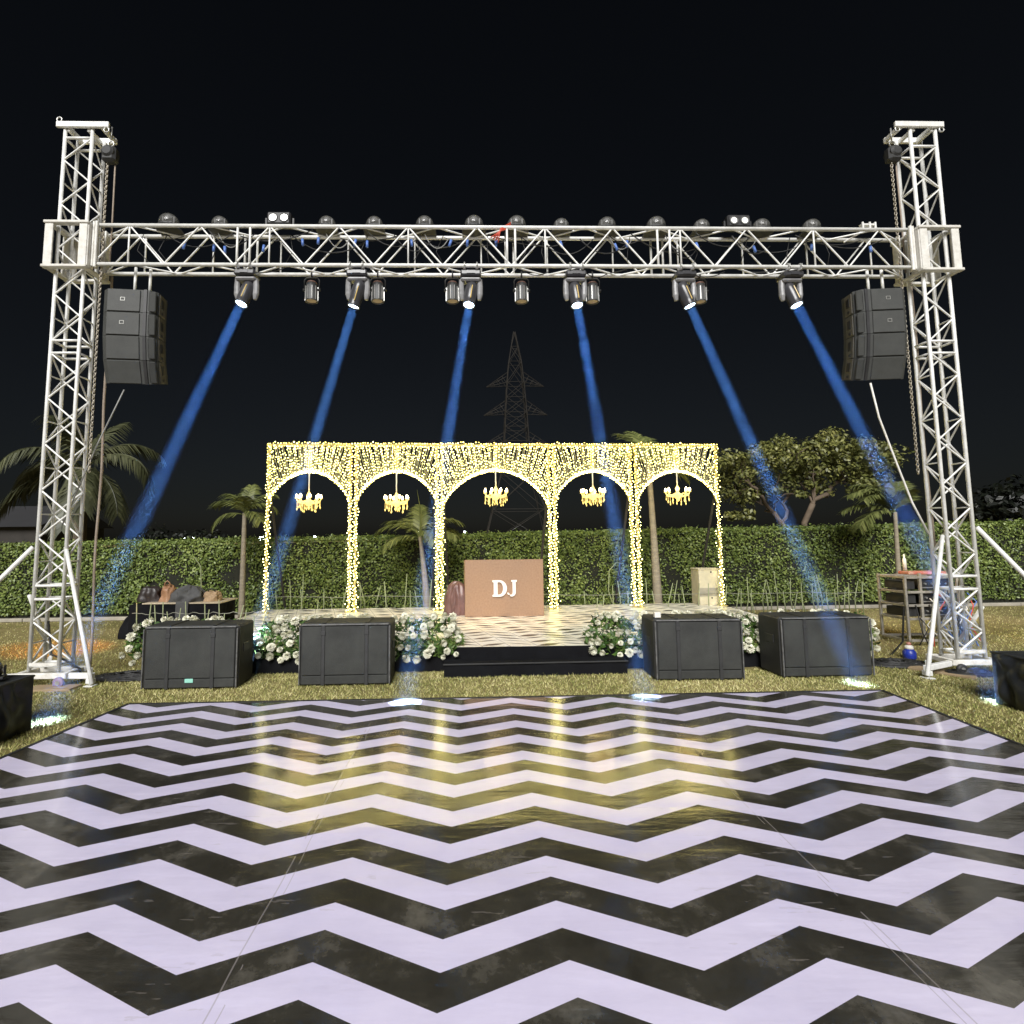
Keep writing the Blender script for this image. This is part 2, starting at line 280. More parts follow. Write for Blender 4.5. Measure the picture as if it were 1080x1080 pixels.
# ------------------------------------------------------------------ mesh helpers
class MB:
    def __init__(s): s.v = []; s.f = []; s.mi = []
    def add(s, vs, fs, mi=0):
        o = len(s.v); s.v += [tuple(p) for p in vs]; s.f += [tuple(i + o for i in f) for f in fs]; s.mi += [mi] * len(fs); return s
    def box(s, c, sz, rz=0, mi=0, bev=0.0, rot=None):
        hx, hy, hz = sz[0] / 2, sz[1] / 2, sz[2] / 2
        R = rot if rot is not None else Matrix.Rotation(rz, 3, 'Z')
        c = Vector(c)
        if bev <= 0:
            vs = [c + R @ Vector((x * hx, y * hy, z * hz)) for z in (-1, 1) for x, y in ((-1, -1), (1, -1), (1, 1), (-1, 1))]
            return s.add(vs, [(0, 3, 2, 1), (4, 5, 6, 7), (0, 1, 5, 4), (1, 2, 6, 5), (2, 3, 7, 6), (3, 0, 4, 7)], mi)
        b = min(bev, hx * .9, hy * .9, hz * .9)
        idx = {}; vs = []
        for sx in (-1, 1):
            for sy in (-1, 1):
                for sz_ in (-1, 1):
                    for ax in range(3):
                        d = [sx * hx, sy * hy, sz_ * hz]
                        for k in range(3):
                            if k != ax: d[k] -= (sx, sy, sz_)[k] * b
                        idx[(sx, sy, sz_, ax)] = len(vs); vs.append(c + R @ Vector(d))
        fs = []
        for ax in range(3):
            o1, o2 = (ax + 1) % 3, (ax + 2) % 3
            for sg in (-1, 1):
                q = []
                for a, b2 in ((-1, -1), (1, -1), (1, 1), (-1, 1)):
                    k = [0, 0, 0]; k[ax] = sg; k[o1] = a; k[o2] = b2; q.append(idx[(*k, ax)])
                fs.append(tuple(q if sg > 0 else q[::-1]))
        for ax in range(3):
            o1, o2 = (ax + 1) % 3, (ax + 2) % 3
            for a in (-1, 1):
                for b2 in (-1, 1):
                    q = []
                    for t, face in ((-1, o1), (1, o1), (1, o2), (-1, o2)):
                        k = [0, 0, 0]; k[ax] = t; k[o1] = a; k[o2] = b2; q.append(idx[(*k, face)])
                    fs.append(tuple(q if a * b2 > 0 else q[::-1]))
        for sx in (-1, 1):
            for sy in (-1, 1):
                for sz_ in (-1, 1):
                    q = [idx[(sx, sy, sz_, k)] for k in range(3)]
                    fs.append(tuple(q if sx * sy * sz_ > 0 else q[::-1]))
        return s.add(vs, fs, mi)
    def tube(s, a, b, r, n=8, r2=None, mi=0, cap=True):
        return s.path([a, b], [r, r if r2 is None else r2], n, mi, cap)
    def path(s, pts, r, n=6, mi=0, cap=True):
        pts = [Vector(p) for p in pts]
        if isinstance(r, (int, float)): r = [r] * len(pts)
        vs = []; fs = []
        up = None
        for i, p in enumerate(pts):
            d = (pts[min(i + 1, len(pts) - 1)] - pts[max(i - 1, 0)])
            if d.length < 1e-9: d = Vector((0, 0, 1))
            d.normalize()
            if up is None:
                up = Vector((0, 0, 1)) if abs(d.z) < .9 else Vector((1, 0, 0))
            x = d.cross(up)
            if x.length < 1e-6: x = d.cross(Vector((1, 0.3, 0)))
            x.normalize(); y = x.cross(d).normalized(); up = y
            for k in range(n):
                a = 2 * PI * k / n; vs.append(p + (x * cos(a) + y * sin(a)) * r[i])
        for i in range(len(pts) - 1):
            for k in range(n):
                fs.append((i * n + k, i * n + (k + 1) % n, (i + 1) * n + (k + 1) % n, (i + 1) * n + k))
        if cap:
            fs.append(tuple(range(n - 1, -1, -1))); fs.append(tuple((len(pts) - 1) * n + k for k in range(n)))
        return s.add(vs, fs, mi)
    def lathe(s, prof, c=(0, 0, 0), n=16, mi=0, R=None):
        c = Vector(c); vs = []; fs = []
        for r, z in prof:
            for k in range(n):
                a = 2 * PI * k / n; q = Vector((r * cos(a), r * sin(a), z))
                vs.append(c + (R @ q if R is not None else q))
        for i in range(len(prof) - 1):
            for k in range(n):
                fs.append((i * n + k, i * n + (k + 1) % n, (i + 1) * n + (k + 1) % n, (i + 1) * n + k))
        fs.append(tuple(range(n - 1, -1, -1))); fs.append(tuple((len(prof) - 1) * n + k for k in range(n)))
        return s.add(vs, fs, mi)
    def torus(s, c, R_, r, n=16, m=6, rot=None, mi=0):
        vs = []; fs = []; c = Vector(c)
        for i in range(n):
            a = 2 * PI * i / n
            for j in range(m):
                b = 2 * PI * j / m
                q = Vector(((R_ + r * cos(b)) * cos(a), (R_ + r * cos(b)) * sin(a), r * sin(b)))
                vs.append(c + (rot @ q if rot is not None else q))
        for i in range(n):
            for j in range(m):
                fs.append((i * m + j, ((i + 1) % n) * m + j, ((i + 1) % n) * m + (j + 1) % m, i * m + (j + 1) % m))
        return s.add(vs, fs, mi)
    def octa(s, c, r, h=None, mi=0):
        h = h or r; x, y, z = c
        return s.add([(x + r, y, z), (x - r, y, z), (x, y + r, z), (x, y - r, z), (x, y, z + h), (x, y, z - h)],
                     [(0, 2, 4), (2, 1, 4), (1, 3, 4), (3, 0, 4), (2, 0, 5), (1, 2, 5), (3, 1, 5), (0, 3, 5)], mi)
    def mesh(s, name, mats, smooth=False):
        me = bpy.data.meshes.new(name); me.from_pydata(s.v, [], s.f)
        for m in (mats if isinstance(mats, (list, tuple)) else [mats]): me.materials.append(m)
        if any(s.mi): me.polygons.foreach_set('material_index', s.mi)
        if smooth: me.polygons.foreach_set('use_smooth', [True] * len(me.polygons))
        me.update(); return me
    def build(s, name, mats, parent=None, smooth=False, label=None):
        o = bpy.data.objects.new(name, s.mesh(name, mats, smooth)); COL.objects.link(o)
        if parent is not None: o.parent = parent
        if label: o['label'] = label
        return o

def np_mesh(name, V, F, material):
    """V (n,3), F (m,k): many small faces at once"""
    me = bpy.data.meshes.new(name)
    k = F.shape[1]
    me.vertices.add(len(V)); me.vertices.foreach_set('co', V.astype(np.float32).ravel())
    me.loops.add(F.size); me.loops.foreach_set('vertex_index', F.astype(np.int32).ravel())
    me.polygons.add(len(F)); me.polygons.foreach_set('loop_start', np.arange(0, F.size, k, dtype=np.int32))
    try: me.polygons.foreach_set('loop_total', np.full(len(F), k, dtype=np.int32))
    except Exception: pass
    me.materials.append(material); me.update(calc_edges=True); me.validate()
    return me

def leaves(pts, nrm, size, asp=0.5, jitter=0.7, bend=0.25):
    """a bent pointed leaf (two quads) at each point, facing roughly along nrm"""
    n = len(pts)
    nn = nrm + rng.normal(0, jitter, (n, 3)); nn /= np.linalg.norm(nn, axis=1)[:, None] + 1e-9
    t = rng.normal(0, 1, (n, 3)); t -= nn * (t * nn).sum(1)[:, None]; t /= np.linalg.norm(t, axis=1)[:, None] + 1e-9
    w = np.cross(nn, t)
    L = (size * rng.uniform(0.6, 1.25, n))[:, None]; W = L * asp
    a = pts - t * L * 0.5; c = pts + t * L * 0.5
    up = nn * L * bend * 0.5
    b1 = pts + w * W * 0.5 + up; b2 = pts - w * W * 0.5 + up
    V = np.stack([a, b1, c, b2], 1).reshape(-1, 3)
    i = np.arange(n)[:, None] * 4
    F = np.concatenate([i + np.array([[0, 1, 2, 3]])], 0)
    return V, F

def thing(name, label, cat, loc=(0, 0, 0), rz=0.0, group=None, kind=None):
    o = bpy.data.objects.new(name, None); COL.objects.link(o); o.empty_display_size = 0.2
    o.location = loc; o.rotation_euler = (0, 0, rz)
    return tag(o, label, cat, group, kind)

def tag(o, label=None, cat=None, group=None, kind=None):
    if label: o['label'] = label
    if cat: o['category'] = cat
    if group: o['group'] = group
    if kind: o['kind'] = kind
    return o

KIDS = {}
def copy_tree(o, parent=None):
    c = o.copy(); COL.objects.link(c)
    if parent is not None: c.parent = parent
    for ch in list(o.children): copy_tree(ch, c)
    return c

# ------------------------------------------------------------------ world, sun
EL = math.radians(37)
w = bpy.data.worlds.new('World'); S.world = w; w.use_nodes = True
nt = w.node_tree; bg = nt.nodes['Background']
sky = nt.nodes.new('ShaderNodeTexSky'); sky.sky_type = 'NISHITA'; sky.sun_disc = False
sky.sun_elevation = EL; sky.sun_rotation = PI
hs = nt.nodes.new('ShaderNodeHueSaturation'); hs.inputs['Saturation'].default_value = 0.62
nt.links.new(sky.outputs[0], hs.inputs['Color']); nt.links.new(hs.outputs[0], bg.inputs[0]); bg.inputs[1].default_value = 0.0017
sun = bpy.data.lights.new('flood_sun', 'SUN'); sun.energy = 4.7; sun.angle = math.radians(32); sun.color = (1.0, 0.985, 0.965)
so = bpy.data.objects.new('flood_sun', sun); COL.objects.link(so)
sd = Vector((0.10, cos(EL), -sin(EL))); so.rotation_euler = sd.to_track_quat('-Z', 'Y').to_euler(); so.location = (0, -8, 12)
S.view_settings.view_transform = 'Standard'; S.view_settings.look = 'None'; S.view_settings.gamma = 1; S.view_settings.exposure = 0.27
try:
    S.cycles.use_denoising = True; S.cycles.max_bounces = 8; S.cycles.transparent_max_bounces = 24; S.cycles.volume_bounces = 0
    S.cycles.sample_clamp_indirect = 6.0
except Exception: pass

# ------------------------------------------------------------------ ground and lawn
gb = MB().add([(-400, -60, 0), (400, -60, 0), (400, 900, 0), (-400, 900, 0)], [(0, 1, 2, 3)])
ground = gb.build('ground', M['soil']); ground['kind'] = 'structure'

FK = (EYE - 0.045) / EYE                                     # the outline was measured on the lawn, the sheet lies 45 mm above it
FL = [(x * FK, y * FK) for x, y in ((-3.40, 5.19), (4.165, 5.43), (4.115, 4.153), (4.10, -2.4), (-3.54, -2.4), (-3.513, 3.944))]
def in_floor(x, y):
    yb = 5.05 + (x + 3.31) * 0.0317
    return (x > -3.42) & (x < 4.05) & (y < yb + 0.02)
def in_stage(x, y): return (x > -4.0) & (x < 4.75) & (y > 6.30) & (y < 10.2)
def grass_mesh():
    xs = []; ys = []
    for (y0, y1, x0, x1, dens) in ((3.4, 5.2, -7, 7.5, 4200), (5.2, 6.6, -8, 9, 4200), (6.6, 8.5, -9.5, 11, 1000), (8.5, 11.9, -12, 14, 420)):
        n = int((y1 - y0) * (x1 - x0) * dens)
        xs.append(rng.uniform(x0, x1, n)); ys.append(rng.uniform(y0, y1, n))
    x = np.concatenate(xs); y = np.concatenate(ys)
    k = ~(in_floor(x, y) | in_stage(x, y))
    k &= np.abs(x) < 0.95 * y + 1.2
    x, y = x[k], y[k]; n = len(x)
    h = rng.uniform(0.010, 0.031, n) * (1 + 0.5 * (rng.random(n) > 0.93)); a = rng.uniform(0, 2 * PI, n); lean = rng.uniform(0.2, 1.3, n) * h
    wd = rng.uniform(0.003, 0.0065, n)
    b = rng.uniform(0, 2 * PI, n)
    base = np.stack([x, y, np.full(n, -0.002)], 1)
    wv = np.stack([np.cos(a), np.sin(a), np.zeros(n)], 1) * wd[:, None]
    tip = base + np.stack([np.cos(b) * lean, np.sin(b) * lean, h], 1)
    V = np.stack([base - wv, base + wv, tip], 1).reshape(-1, 3)
    F = np.arange(n)[:, None] * 3 + np.array([[0, 1, 2]])
    return np_mesh('grass', V, F, M['grass'])
go = bpy.data.objects.new('grass', grass_mesh()); COL.objects.link(go); go['kind'] = 'stuff'; go['label'] = 'short dry yellow green lawn grass round the dance floor'

# concrete kerb at the foot of the hedge
HB = ((-14.0, 10.45), (15.0, 11.95))                        # hedge foot line
def hedge_y(x): return HB[0][1] + (x - HB[0][0]) / (HB[1][0] - HB[0][0]) * (HB[1][1] - HB[0][1])
HA = math.atan2(HB[1][1] - HB[0][1], HB[1][0] - HB[0][0])
kb = MB()
for x0 in np.arange(-14, 15, 1.0):
    kb.box((x0 + 0.5, hedge_y(x0 + 0.5) - 0.28, 0.035), (0.992, 0.12, 0.07), HA, bev=0.012)
kerb = kb.build('kerb', M['concrete']); kerb['kind'] = 'structure'

# ------------------------------------------------------------------ dance floor
df = thing('dance_floor', 'glossy black and lilac white chevron dance floor laid on the lawn', 'dance floor', (0, 0, 0), kind='thing')
fb = MB()
zt = 0.045
fb.add([(x, y, zt) for x, y in FL], [tuple(range(6))[::-1]])
fsh = fb.build('vinyl_sheet', M['chevron'], df)
if fsh.data.polygons[0].normal.z < 0: fsh.data.flip_normals()
tb = MB()
loop = FL
for i in range(6):
    a, b_ = Vector((*loop[i], 0)), Vector((*loop[(i + 1) % 6], 0))
    d = (b_ - a); L = d.length; mid = (a + b_) / 2; rz = math.atan2(d.y, d.x); nrm = Vector((-d.y, d.x, 0)).normalized()
    c = mid + nrm * 0.016
    tb.box((c.x, c.y, 0.0245), (L + 0.03, 0.03, 0.049), rz)
tb.build('edge_trim', M['black'], df)

# ------------------------------------------------------------------ stage
AY = lambda x: 9.36 + (x + 3.71) * (0.48 / 8.26)            # the arch row stands along this line
SK0, SK1 = Vector((-3.95, 6.26, 0)), Vector((4.62, 6.45, 0))
def sk(t): return SK0.lerp(SK1, t)
stage = thing('stage', 'low stage with black cloth skirt and black and white patterned deck', 'stage', (0, 0, 0))
ZD = 0.28
bk0, bk1 = (-4.0, AY(-4.0) + 0.45), (4.75, AY(4.75) + 0.45)
MB().add([(SK0.x, SK0.y, ZD), (SK1.x, SK1.y, ZD), (bk1[0], bk1[1], ZD), (bk0[0], bk0[1], ZD)], [(0, 1, 2, 3)]).build('deck', M['deck'], stage)
def skirt(mb, a, b, z0, z1, n, amp, seed):
    a, b = Vector(a), Vector(b); d = (b - a).normalized(); nr = Vector((d.y, -d.x, 0)); r = random.Random(seed)
    ph = [r.uniform(0, 6) for _ in range(3)]; L = (b - a).length
    vs = []
    rows = 5
    for j in range(rows):
        for i in range(n + 1):
            t = i / n; s = t * L
            o = amp * (0.25 + 0.75 * (1 - j / (rows - 1))) * (sin(s * 21 + ph[0]) + 0.6 * sin(s * 47 + ph[1]) + 0.5 * sin(s * 9 + ph[2]))
            p = a.lerp(b, t) + nr * (o * 0.5 + 0.004); vs.append((p.x, p.y, z0 + (z1 - z0) * j / (rows - 1)))
    fs = [(j * (n + 1) + i, j * (n + 1) + i + 1, (j + 1) * (n + 1) + i + 1, (j + 1) * (n + 1) + i) for j in range(rows - 1) for i in range(n)]
    mb.add(vs, fs)
sm = MB()
skirt(sm, SK0, SK1, 0.004, ZD + 0.004, 400, 0.012, 1)
skirt(sm, (bk0[0], bk0[1], 0), SK0, 0.004, ZD + 0.004, 120, 0.012, 2)
skirt(sm, SK1, (bk1[0], bk1[1], 0), 0.004, ZD + 0.004, 120, 0.012, 3)
sm.build('skirt', M['cloth'], stage, smooth=True)

def cloth_box(w_, d_, h_, nx, nz, amp, seed, sag=0.0):
    """a box under a tight cloth: gridded faces pushed about by soft folds"""
    bx = MB(); r = random.Random(seed); off = Vector((r.uniform(0, 50), r.uniform(0, 50), r.uniform(0, 50)))
    def disp(p, fixed):
        q = Vector((p[0] * 2.2, p[1] * 2.2, p[2] * 1.6)) + off
        n1 = mnoise.noise(q) ; n2 = mnoise.noise(Vector((q.x * 3.0 + q.z * 2.5, q.y * 3.0, q.z * 1.2)))
        return amp * (n1 * 0.9 + abs(n2) * 1.1 - 0.2)
    faces = [((-1, -1), (1, -1), (0, -1, 0)), ((1, -1), (1, 1), (1, 0, 0)), ((1, 1), (-1, 1), (0, 1, 0)), ((-1, 1), (-1, -1), (-1, 0, 0))]
    for (a, b, nrm) in faces:
        vs = []
        for j in range(nz + 1):
            for i in range(nx + 1):
                t = i / nx; zz = h_ * j / nz
                x = (a[0] + (b[0] - a[0]) * t) * w_ / 2; y = (a[1] + (b[1] - a[1]) * t) * d_ / 2
                edge = min(1, 6 * t, 6 * (1 - t), 7 * (1 - j / nz))
                dd = disp((x, y, zz), 0) * max(edge, 0)
                pull = 1 - 0.035 * sin(PI * min(1, j / nz * 1.1)) * 0
                vs.append((x * pull + nrm[0] * dd, y * pull + nrm[1] * dd, zz + 0.003))
        bx.add(vs, [(j * (nx + 1) + i, j * (nx + 1) + i + 1, (j + 1) * (nx + 1) + i + 1, (j + 1) * (nx + 1) + i) for j in range(nz) for i in range(nx)])
    n = nx; vs = []
    for j in range(n + 1):
        for i in range(n + 1):
            u, v = i / n, j / n
            e = min(1, 5 * u, 5 * (1 - u), 5 * v, 5 * (1 - v))
            vs.append(((u - .5) * w_, (v - .5) * d_, h_ + 0.003 + e * (0.35 * disp((u * w_, v * d_, 9), 0) - sag)))
    bx.add(vs, [(j * (n + 1) + i, j * (n + 1) + i + 1, (j + 1) * (n + 1) + i + 1, (j + 1) * (n + 1) + i) for j in range(n) for i in range(n)])
    return bx
stp = thing('stage_step', 'long low step wrapped in black cloth in front of the stage', 'step', (0.70, 6.20, 0), 0.05)
cb = cloth_box(2.14, 0.20, 0.155, 40, 6, 0.012, 5)
cb.build('cloth_wrap', M['cloth'], stp, smooth=True)
bm_ = MB(); bm_.box((0, -0.112, 0.15), (2.16, 0.012, 0.018), bev=0.004); bm_.build('front_hem', M['cab_dark'], stp)

# ------------------------------------------------------------------ goal post truss
TL = Vector((-4.795, 5.95, 0)); TR = Vector((5.745, 6.20, 0))
TA = math.atan2(TR.y - TL.y, TR.x - TL.x)
TW, TD = 0.325, 0.205
CR, LR = 0.0210, 0.0105
def zigzag(mb, a0, a1, b0, b1, n, start=0):
    """lacing between two chords: a0->a1 and b0->b1"""
    for i in range(n):
        t0, t1 = i / n, (i + 1) / n
        if (i + start) % 2 == 0: mb.tube(a0.lerp(a1, t0), b0.lerp(b1, t1), LR, 6, cap=False)
        else: mb.tube(b0.lerp(b1, t0), a0.lerp(a1, t1), LR, 6, cap=False)
def tower(label, side, base):
    t = thing('truss_tower', label, 'truss tower', base, TA)
    z0, z1 = 0.16, (6.62 if side < 0 else 6.74)
    ch = [Vector((sx * TW / 2, sy * TD / 2, 0)) for sx, sy in ((-1, -1), (1, -1), (1, 1), (-1, 1))]
    for c in ch:
        MB().tube(c + Vector((0, 0, z0)), c + Vector((0, 0, z1)), CR, 10).build('chord', M['truss'], t, smooth=True)
    lc = MB()
    secs = [(0.22, 0.95), (1.10, 3.80), (3.95, 6.50)]
    for (a, b) in secs:
        nfull = max(2, int(round((b - a) / 0.28)))
        for k in range(4):
            c0, c1 = ch[k], ch[(k + 1) % 4]
            zigzag(lc, c0 + Vector((0, 0, a)), c0 + Vector((0, 0, b)), c1 + Vector((0, 0, a)), c1 + Vector((0, 0, b)), nfull, k % 2 if k != 2 else 0)
        for zz in (a, b):
            for k in range(4):
                lc.tube(ch[k] + Vector((0, 0, zz)), ch[(k + 1) % 4] + Vector((0, 0, zz)), LR * 1.5, 8)
        for i in range(0, nfull, 2):                           # short rungs on the narrow sides
            zz = a + (b - a) * (i + 1) / nfull
            for k in (1, 3): lc.tube(ch[k] + Vector((0, 0, zz)), ch[(k + 1) % 4] + Vector((0, 0, zz)), LR * 0.9, 6)
    lc.build('lacing', M['truss'], t, smooth=True)
    # sleeve block that rides on the mast and carries the beam
    sl = MB(); sw, sdp, zc, sh = TW + 0.17, TD + 0.18, 5.09, 0.52
    for sx in (-1, 1):
        for sy in (-1, 1):
            sl.box((sx * (sw / 2 - 0.048), sy * (sdp / 2), zc), (0.095, 0.022, sh), bev=0.004)
            sl.box((sx * (sw / 2), sy * (sdp / 2 - 0.055), zc), (0.022, 0.11, sh), bev=0.004)
    for zz in (zc - sh / 2 - 0.012, zc + sh / 2 + 0.012):
        for sy in (-1, 1): sl.box((0, sy * (sdp / 2 - 0.012), zz + (0.002 if sy > 0 else 0)), (sw + 0.03, 0.075, 0.034), bev=0.006)
        for sx in (-1, 1): sl.box((sx * (sw / 2 - 0.03), 0, zz), (0.07, sdp - 0.10, 0.030), bev=0.006)
    sl.build('sleeve_block', M['truss_dirty'], t)
    # head with eye bolts
    hd = MB()
    for sy in (-1, 1): hd.box((-side * 0.065, sy * (TD / 2 + 0.03), z1 + 0.03), (0.63 if sy < 0 else 0.46, 0.035, 0.075), bev=0.006)
    for sx in (-0.21, 0.21): hd.box((sx - side * 0.065, 0, z1 + 0.03), (0.04, TD + 0.022, 0.06), bev=0.005)
    for sx in (-0.12, 0.12): hd.box((sx, 0, z1 - 0.015), (0.035, TD + 0.02, 0.05), bev=0.005)
    hd.build('head_block', M['truss'], t)
    rb = MB(); rx = Matrix.Rotation(PI / 2, 3, 'X')
    rb.torus((side * 0.22, -TD / 2 - 0.03, z1 + (0.095 if side < 0 else -0.035)), 0.03, 0.009, 14, 6, rx)
    rb.build('eye_bolt', M['galv'], t, smooth=True)
    rb = MB(); rb.torus((-side * 0.35, -TD / 2 - 0.03, z1 - 0.035), 0.03, 0.009, 14, 6, rx)
    rb.build('eye_bolt', M['galv'], t, smooth=True)
    # base frame, outriggers, braces
    bf = MB()
    for sy in (-1, 1): bf.box((0, sy * (TD / 2 + 0.05), 0.125), (TW + 0.26, 0.055, 0.06), bev=0.006)
    for sx in (-1, 1): bf.box((sx * (TW / 2 + 0.09), 0, 0.127), (0.055, TD + 0.04, 0.055), bev=0.006)
    bf.box((0, -TD / 2 - 0.006, 0.24), (TW - 0.02, 0.03, 0.03))
    bf.build('base_frame', M['truss_dirty'], t)
    return t, ch
def local(t, p):                                              # world point -> thing's own coordinates
    return Matrix.Rotation(-TA, 3, 'Z') @ (Vector(p) - t.location)
def brace(t, a, b, r=0.021):
    MB().tube(local(t, a), local(t, b), r, 8).build('brace', M['truss'], t, smooth=True)
def outrigger(t, a, b):
    a, b = local(t, a), local(t, b); mb = MB(); d = b - a
    mb.box((a + b) / 2, (d.length, 0.05, 0.06), math.atan2(d.y, d.x), bev=0.005)
    e = d.normalized(); f = b - e * 0.03
    mb.tube((f.x, f.y, 0.012), (f.x, f.y, 0.20), 0.014, 8); mb.box((f.x, f.y, 0.008), (0.10, 0.10, 0.012), bev=0.003); mb.box((f.x, f.y, 0.06 + a.z * 0), (0.07, 0.07, 0.05), bev=0.005)
    mb.build('outrigger', M['truss'], t)
tw1, ch1 = tower('white lattice truss tower on the left, beside the black hanging speaker and big drooping palm', -1, TL)
tw2, ch2 = tower('white lattice truss tower on the right, rising beside the rack of amplifiers', 1, TR)
# left tower legs
outrigger(tw1, TL + Vector((0.20, -0.10, 0.115)), G(98, 724) + Vector((0, 0, 0.115)))
brace(tw1, P(69.5, 577, 5.86), G(97, 722, 0.16))
outrigger(tw1, TL + Vector((-0.25, -0.05, 0.105)), TL + Vector((-1.30, -0.45, 0.105)))
brace(tw1, P(35, 577, 5.86), TL + Vector((-1.27, -0.43, 0.16)), 0.026)
outrigger(tw1, TL + Vector((-0.18, 0.15, 0.11)), TL + Vector((-0.62, 0.75, 0.11)))
brace(tw1, P(31, 628, 6.0), TL + Vector((-0.60, 0.73, 0.16)))
outrigger(tw2, TR + Vector((-0.20, -0.10, 0.115)), G(977, 716) + Vector((0, 0, 0.115)))
brace(tw2, P(994, 565, 6.1), G(978, 713, 0.16))
outrigger(tw2, TR + Vector((0.25, -0.05, 0.105)), TR + Vector((1.35, -0.35, 0.105)))
brace(tw2, P(1030, 556, 6.12), TR + Vector((1.32, -0.34, 0.16)), 0.026)
outrigger(tw2, TR + Vector((0.2, 0.15, 0.11)), TR + Vector((0.48, 0.60, 0.11)))
brace(tw2, P(1036, 640, 6.25), TR + Vector((0.46, 0.58, 0.16)))
for t, sgn, mats_ in ((tw1, 1, ('red_wheel', 'purple_wheel')), (tw2, -1, ('cab_dark', 'red_wheel'))):
    for k, sx in enumerate((-0.22, 0.24)):
        q = MB(); q.lathe([(0.052, -0.018), (0.06, -0.01), (0.06, 0.01), (0.052, 0.018)], (sx, -0.20, 0.062), 16, R=Matrix.Rotation(PI / 2, 3, 'X'))
        wo = q.build('wheel', M[mats_[k]], t, smooth=True)
        h = MB(); h.lathe([(0.022, -0.022), (0.024, 0.022)], (sx, -0.20, 0.062), 10, R=Matrix.Rotation(PI / 2, 3, 'X')); h.build('hub', M['galv'], wo)

# the beam
UX = Vector((cos(TA), sin(TA), 0)); UY = Vector((-sin(TA), cos(TA), 0))
beam_len = (TR - TL).length - TW - 0.20
bc = (TL + TR) / 2
beam = thing('truss_beam', 'long white lattice truss beam spanning between the two towers, hung with lights', 'truss beam', (bc.x, bc.y, 0), TA)
BZ0, BZ1, BD = 4.885, 5.375, 0.225
hl = beam_len / 2
for sy in (-1, 1):
    for zz in (BZ0, BZ1):
        MB().tube((-hl, sy * BD / 2, zz), (hl, sy * BD / 2, zz), 0.0235, 10).build('chord', M['truss'], beam, smooth=True)
lc = MB()
nz_ = 24
for sy in (-1, 1):
    y = sy * BD / 2
    zigzag(lc, Vector((-hl, y, BZ0)), Vector((hl, y, BZ0)), Vector((-hl, y, BZ1)), Vector((hl, y, BZ1)), nz_, 0)
    for i in range(1, nz_, 2):
        x = -hl + 2 * hl * i / nz_ + (0.0 if sy < 0 else 0.06)
        if (i // 2) % 2 == 0 or sy > 0: lc.tube((x, y, BZ0), (x, y, BZ1), LR, 6)
for x in (-hl * 0.66, -hl * 0.63, -0.05, 0.05, hl * 0.36, hl * 0.39):
    for sy in (-1, 1): lc.tube((x, sy * BD / 2, BZ0), (x, sy * BD / 2, BZ1), LR * 1.35, 6)
for zz in (BZ0, BZ1):
    zigzag(lc, Vector((-hl, -BD / 2, zz)), Vector((hl, -BD / 2, zz)), Vector((-hl, BD / 2, zz)), Vector((hl, BD / 2, zz)), 22, 1)
lc.build('lacing', M['truss'], beam, smooth=True)
ep = MB()
for sx in (-1, 1):
    for sy in (-1, 1): ep.box((sx * (hl - 0.012), sy * BD / 2 * 0.9, (BZ0 + BZ1) / 2), (0.024, 0.09, BZ1 - BZ0 + 0.07), bev=0.004)
    ep.tube((sx * (hl - 0.05), -BD / 2 - 0.03, BZ0 - 0.05), (sx * (hl - 0.05), -BD / 2 - 0.03, BZ1 + 0.03), 0.018, 8)
ep.build('end_plate', M['truss_dirty'], beam)
def beam_pt(px, z, off=0.0):
    """point on the beam's axis plane seen at photo column px, off metres behind it"""
    Y = 6.0
    for _ in range(6):
        q = P(px, 250, Y); Y = bc.y + (q.x - bc.x) * math.tan(TA) + off
    q = P(px, 250, Y)
    # remove the lean that the roll adds between row 250 and the height z
    return Vector((q.x, Y, z))

# wiring along the beam
wr = thing('beam_cables', 'black power cables looping along the inside of the truss beam', 'cable', (bc.x, bc.y, 0), TA)
r = random.Random(3)
def droop(mb, a, b, sag, rad, n=10):
    a, b = Vector(a), Vector(b)
    mb.path([a.lerp(b, i / n) - Vector((0, 0, sag * 4 * (i / n) * (1 - i / n))) for i in range(n + 1)], rad, 5)
cbm = MB(); x = -hl + 0.5
while x < hl - 0.7:
    L = r.uniform(0.35, 0.95); droop(cbm, (x, r.uniform(-.1, .1), r.uniform(BZ1 - 0.12, BZ1)), (x + L, r.uniform(-.1, .1), r.uniform(BZ1 - 0.14, BZ1)), r.uniform(0.03, 0.20), r.uniform(0.004, 0.008))
    if r.random() < 0.5: droop(cbm, (x, r.uniform(-.1, .1), BZ0 + 0.02), (x + L * 0.6, r.uniform(-.1, .1), BZ0 + 0.01), r.uniform(0.02, 0.13), 0.006)
    if r.random() < 0.8: cbm.path([(x, 0.02, BZ1 - 0.03), (x + r.uniform(-.1, .1), 0.0, BZ1 - 0.25), (x + r.uniform(-.15, .15), 0.03, BZ0 + 0.03)], 0.005, 5)
    x += L * r.uniform(0.45, 0.75)
cbm.build('cable', M['cable'], wr, smooth=True)
for px in (232, 345, 448, 640, 700, 770):
    q = beam_pt(px, 5.2) - bc; lx = q.dot(UX)
    cg = MB(); droop(cg, (lx, -0.05, BZ1 - 0.05), (lx + 0.30, -0.05, BZ1 - 0.10), 0.16, 0.006); cg.build('pale_cable', M['cable_grey'], wr, smooth=True)
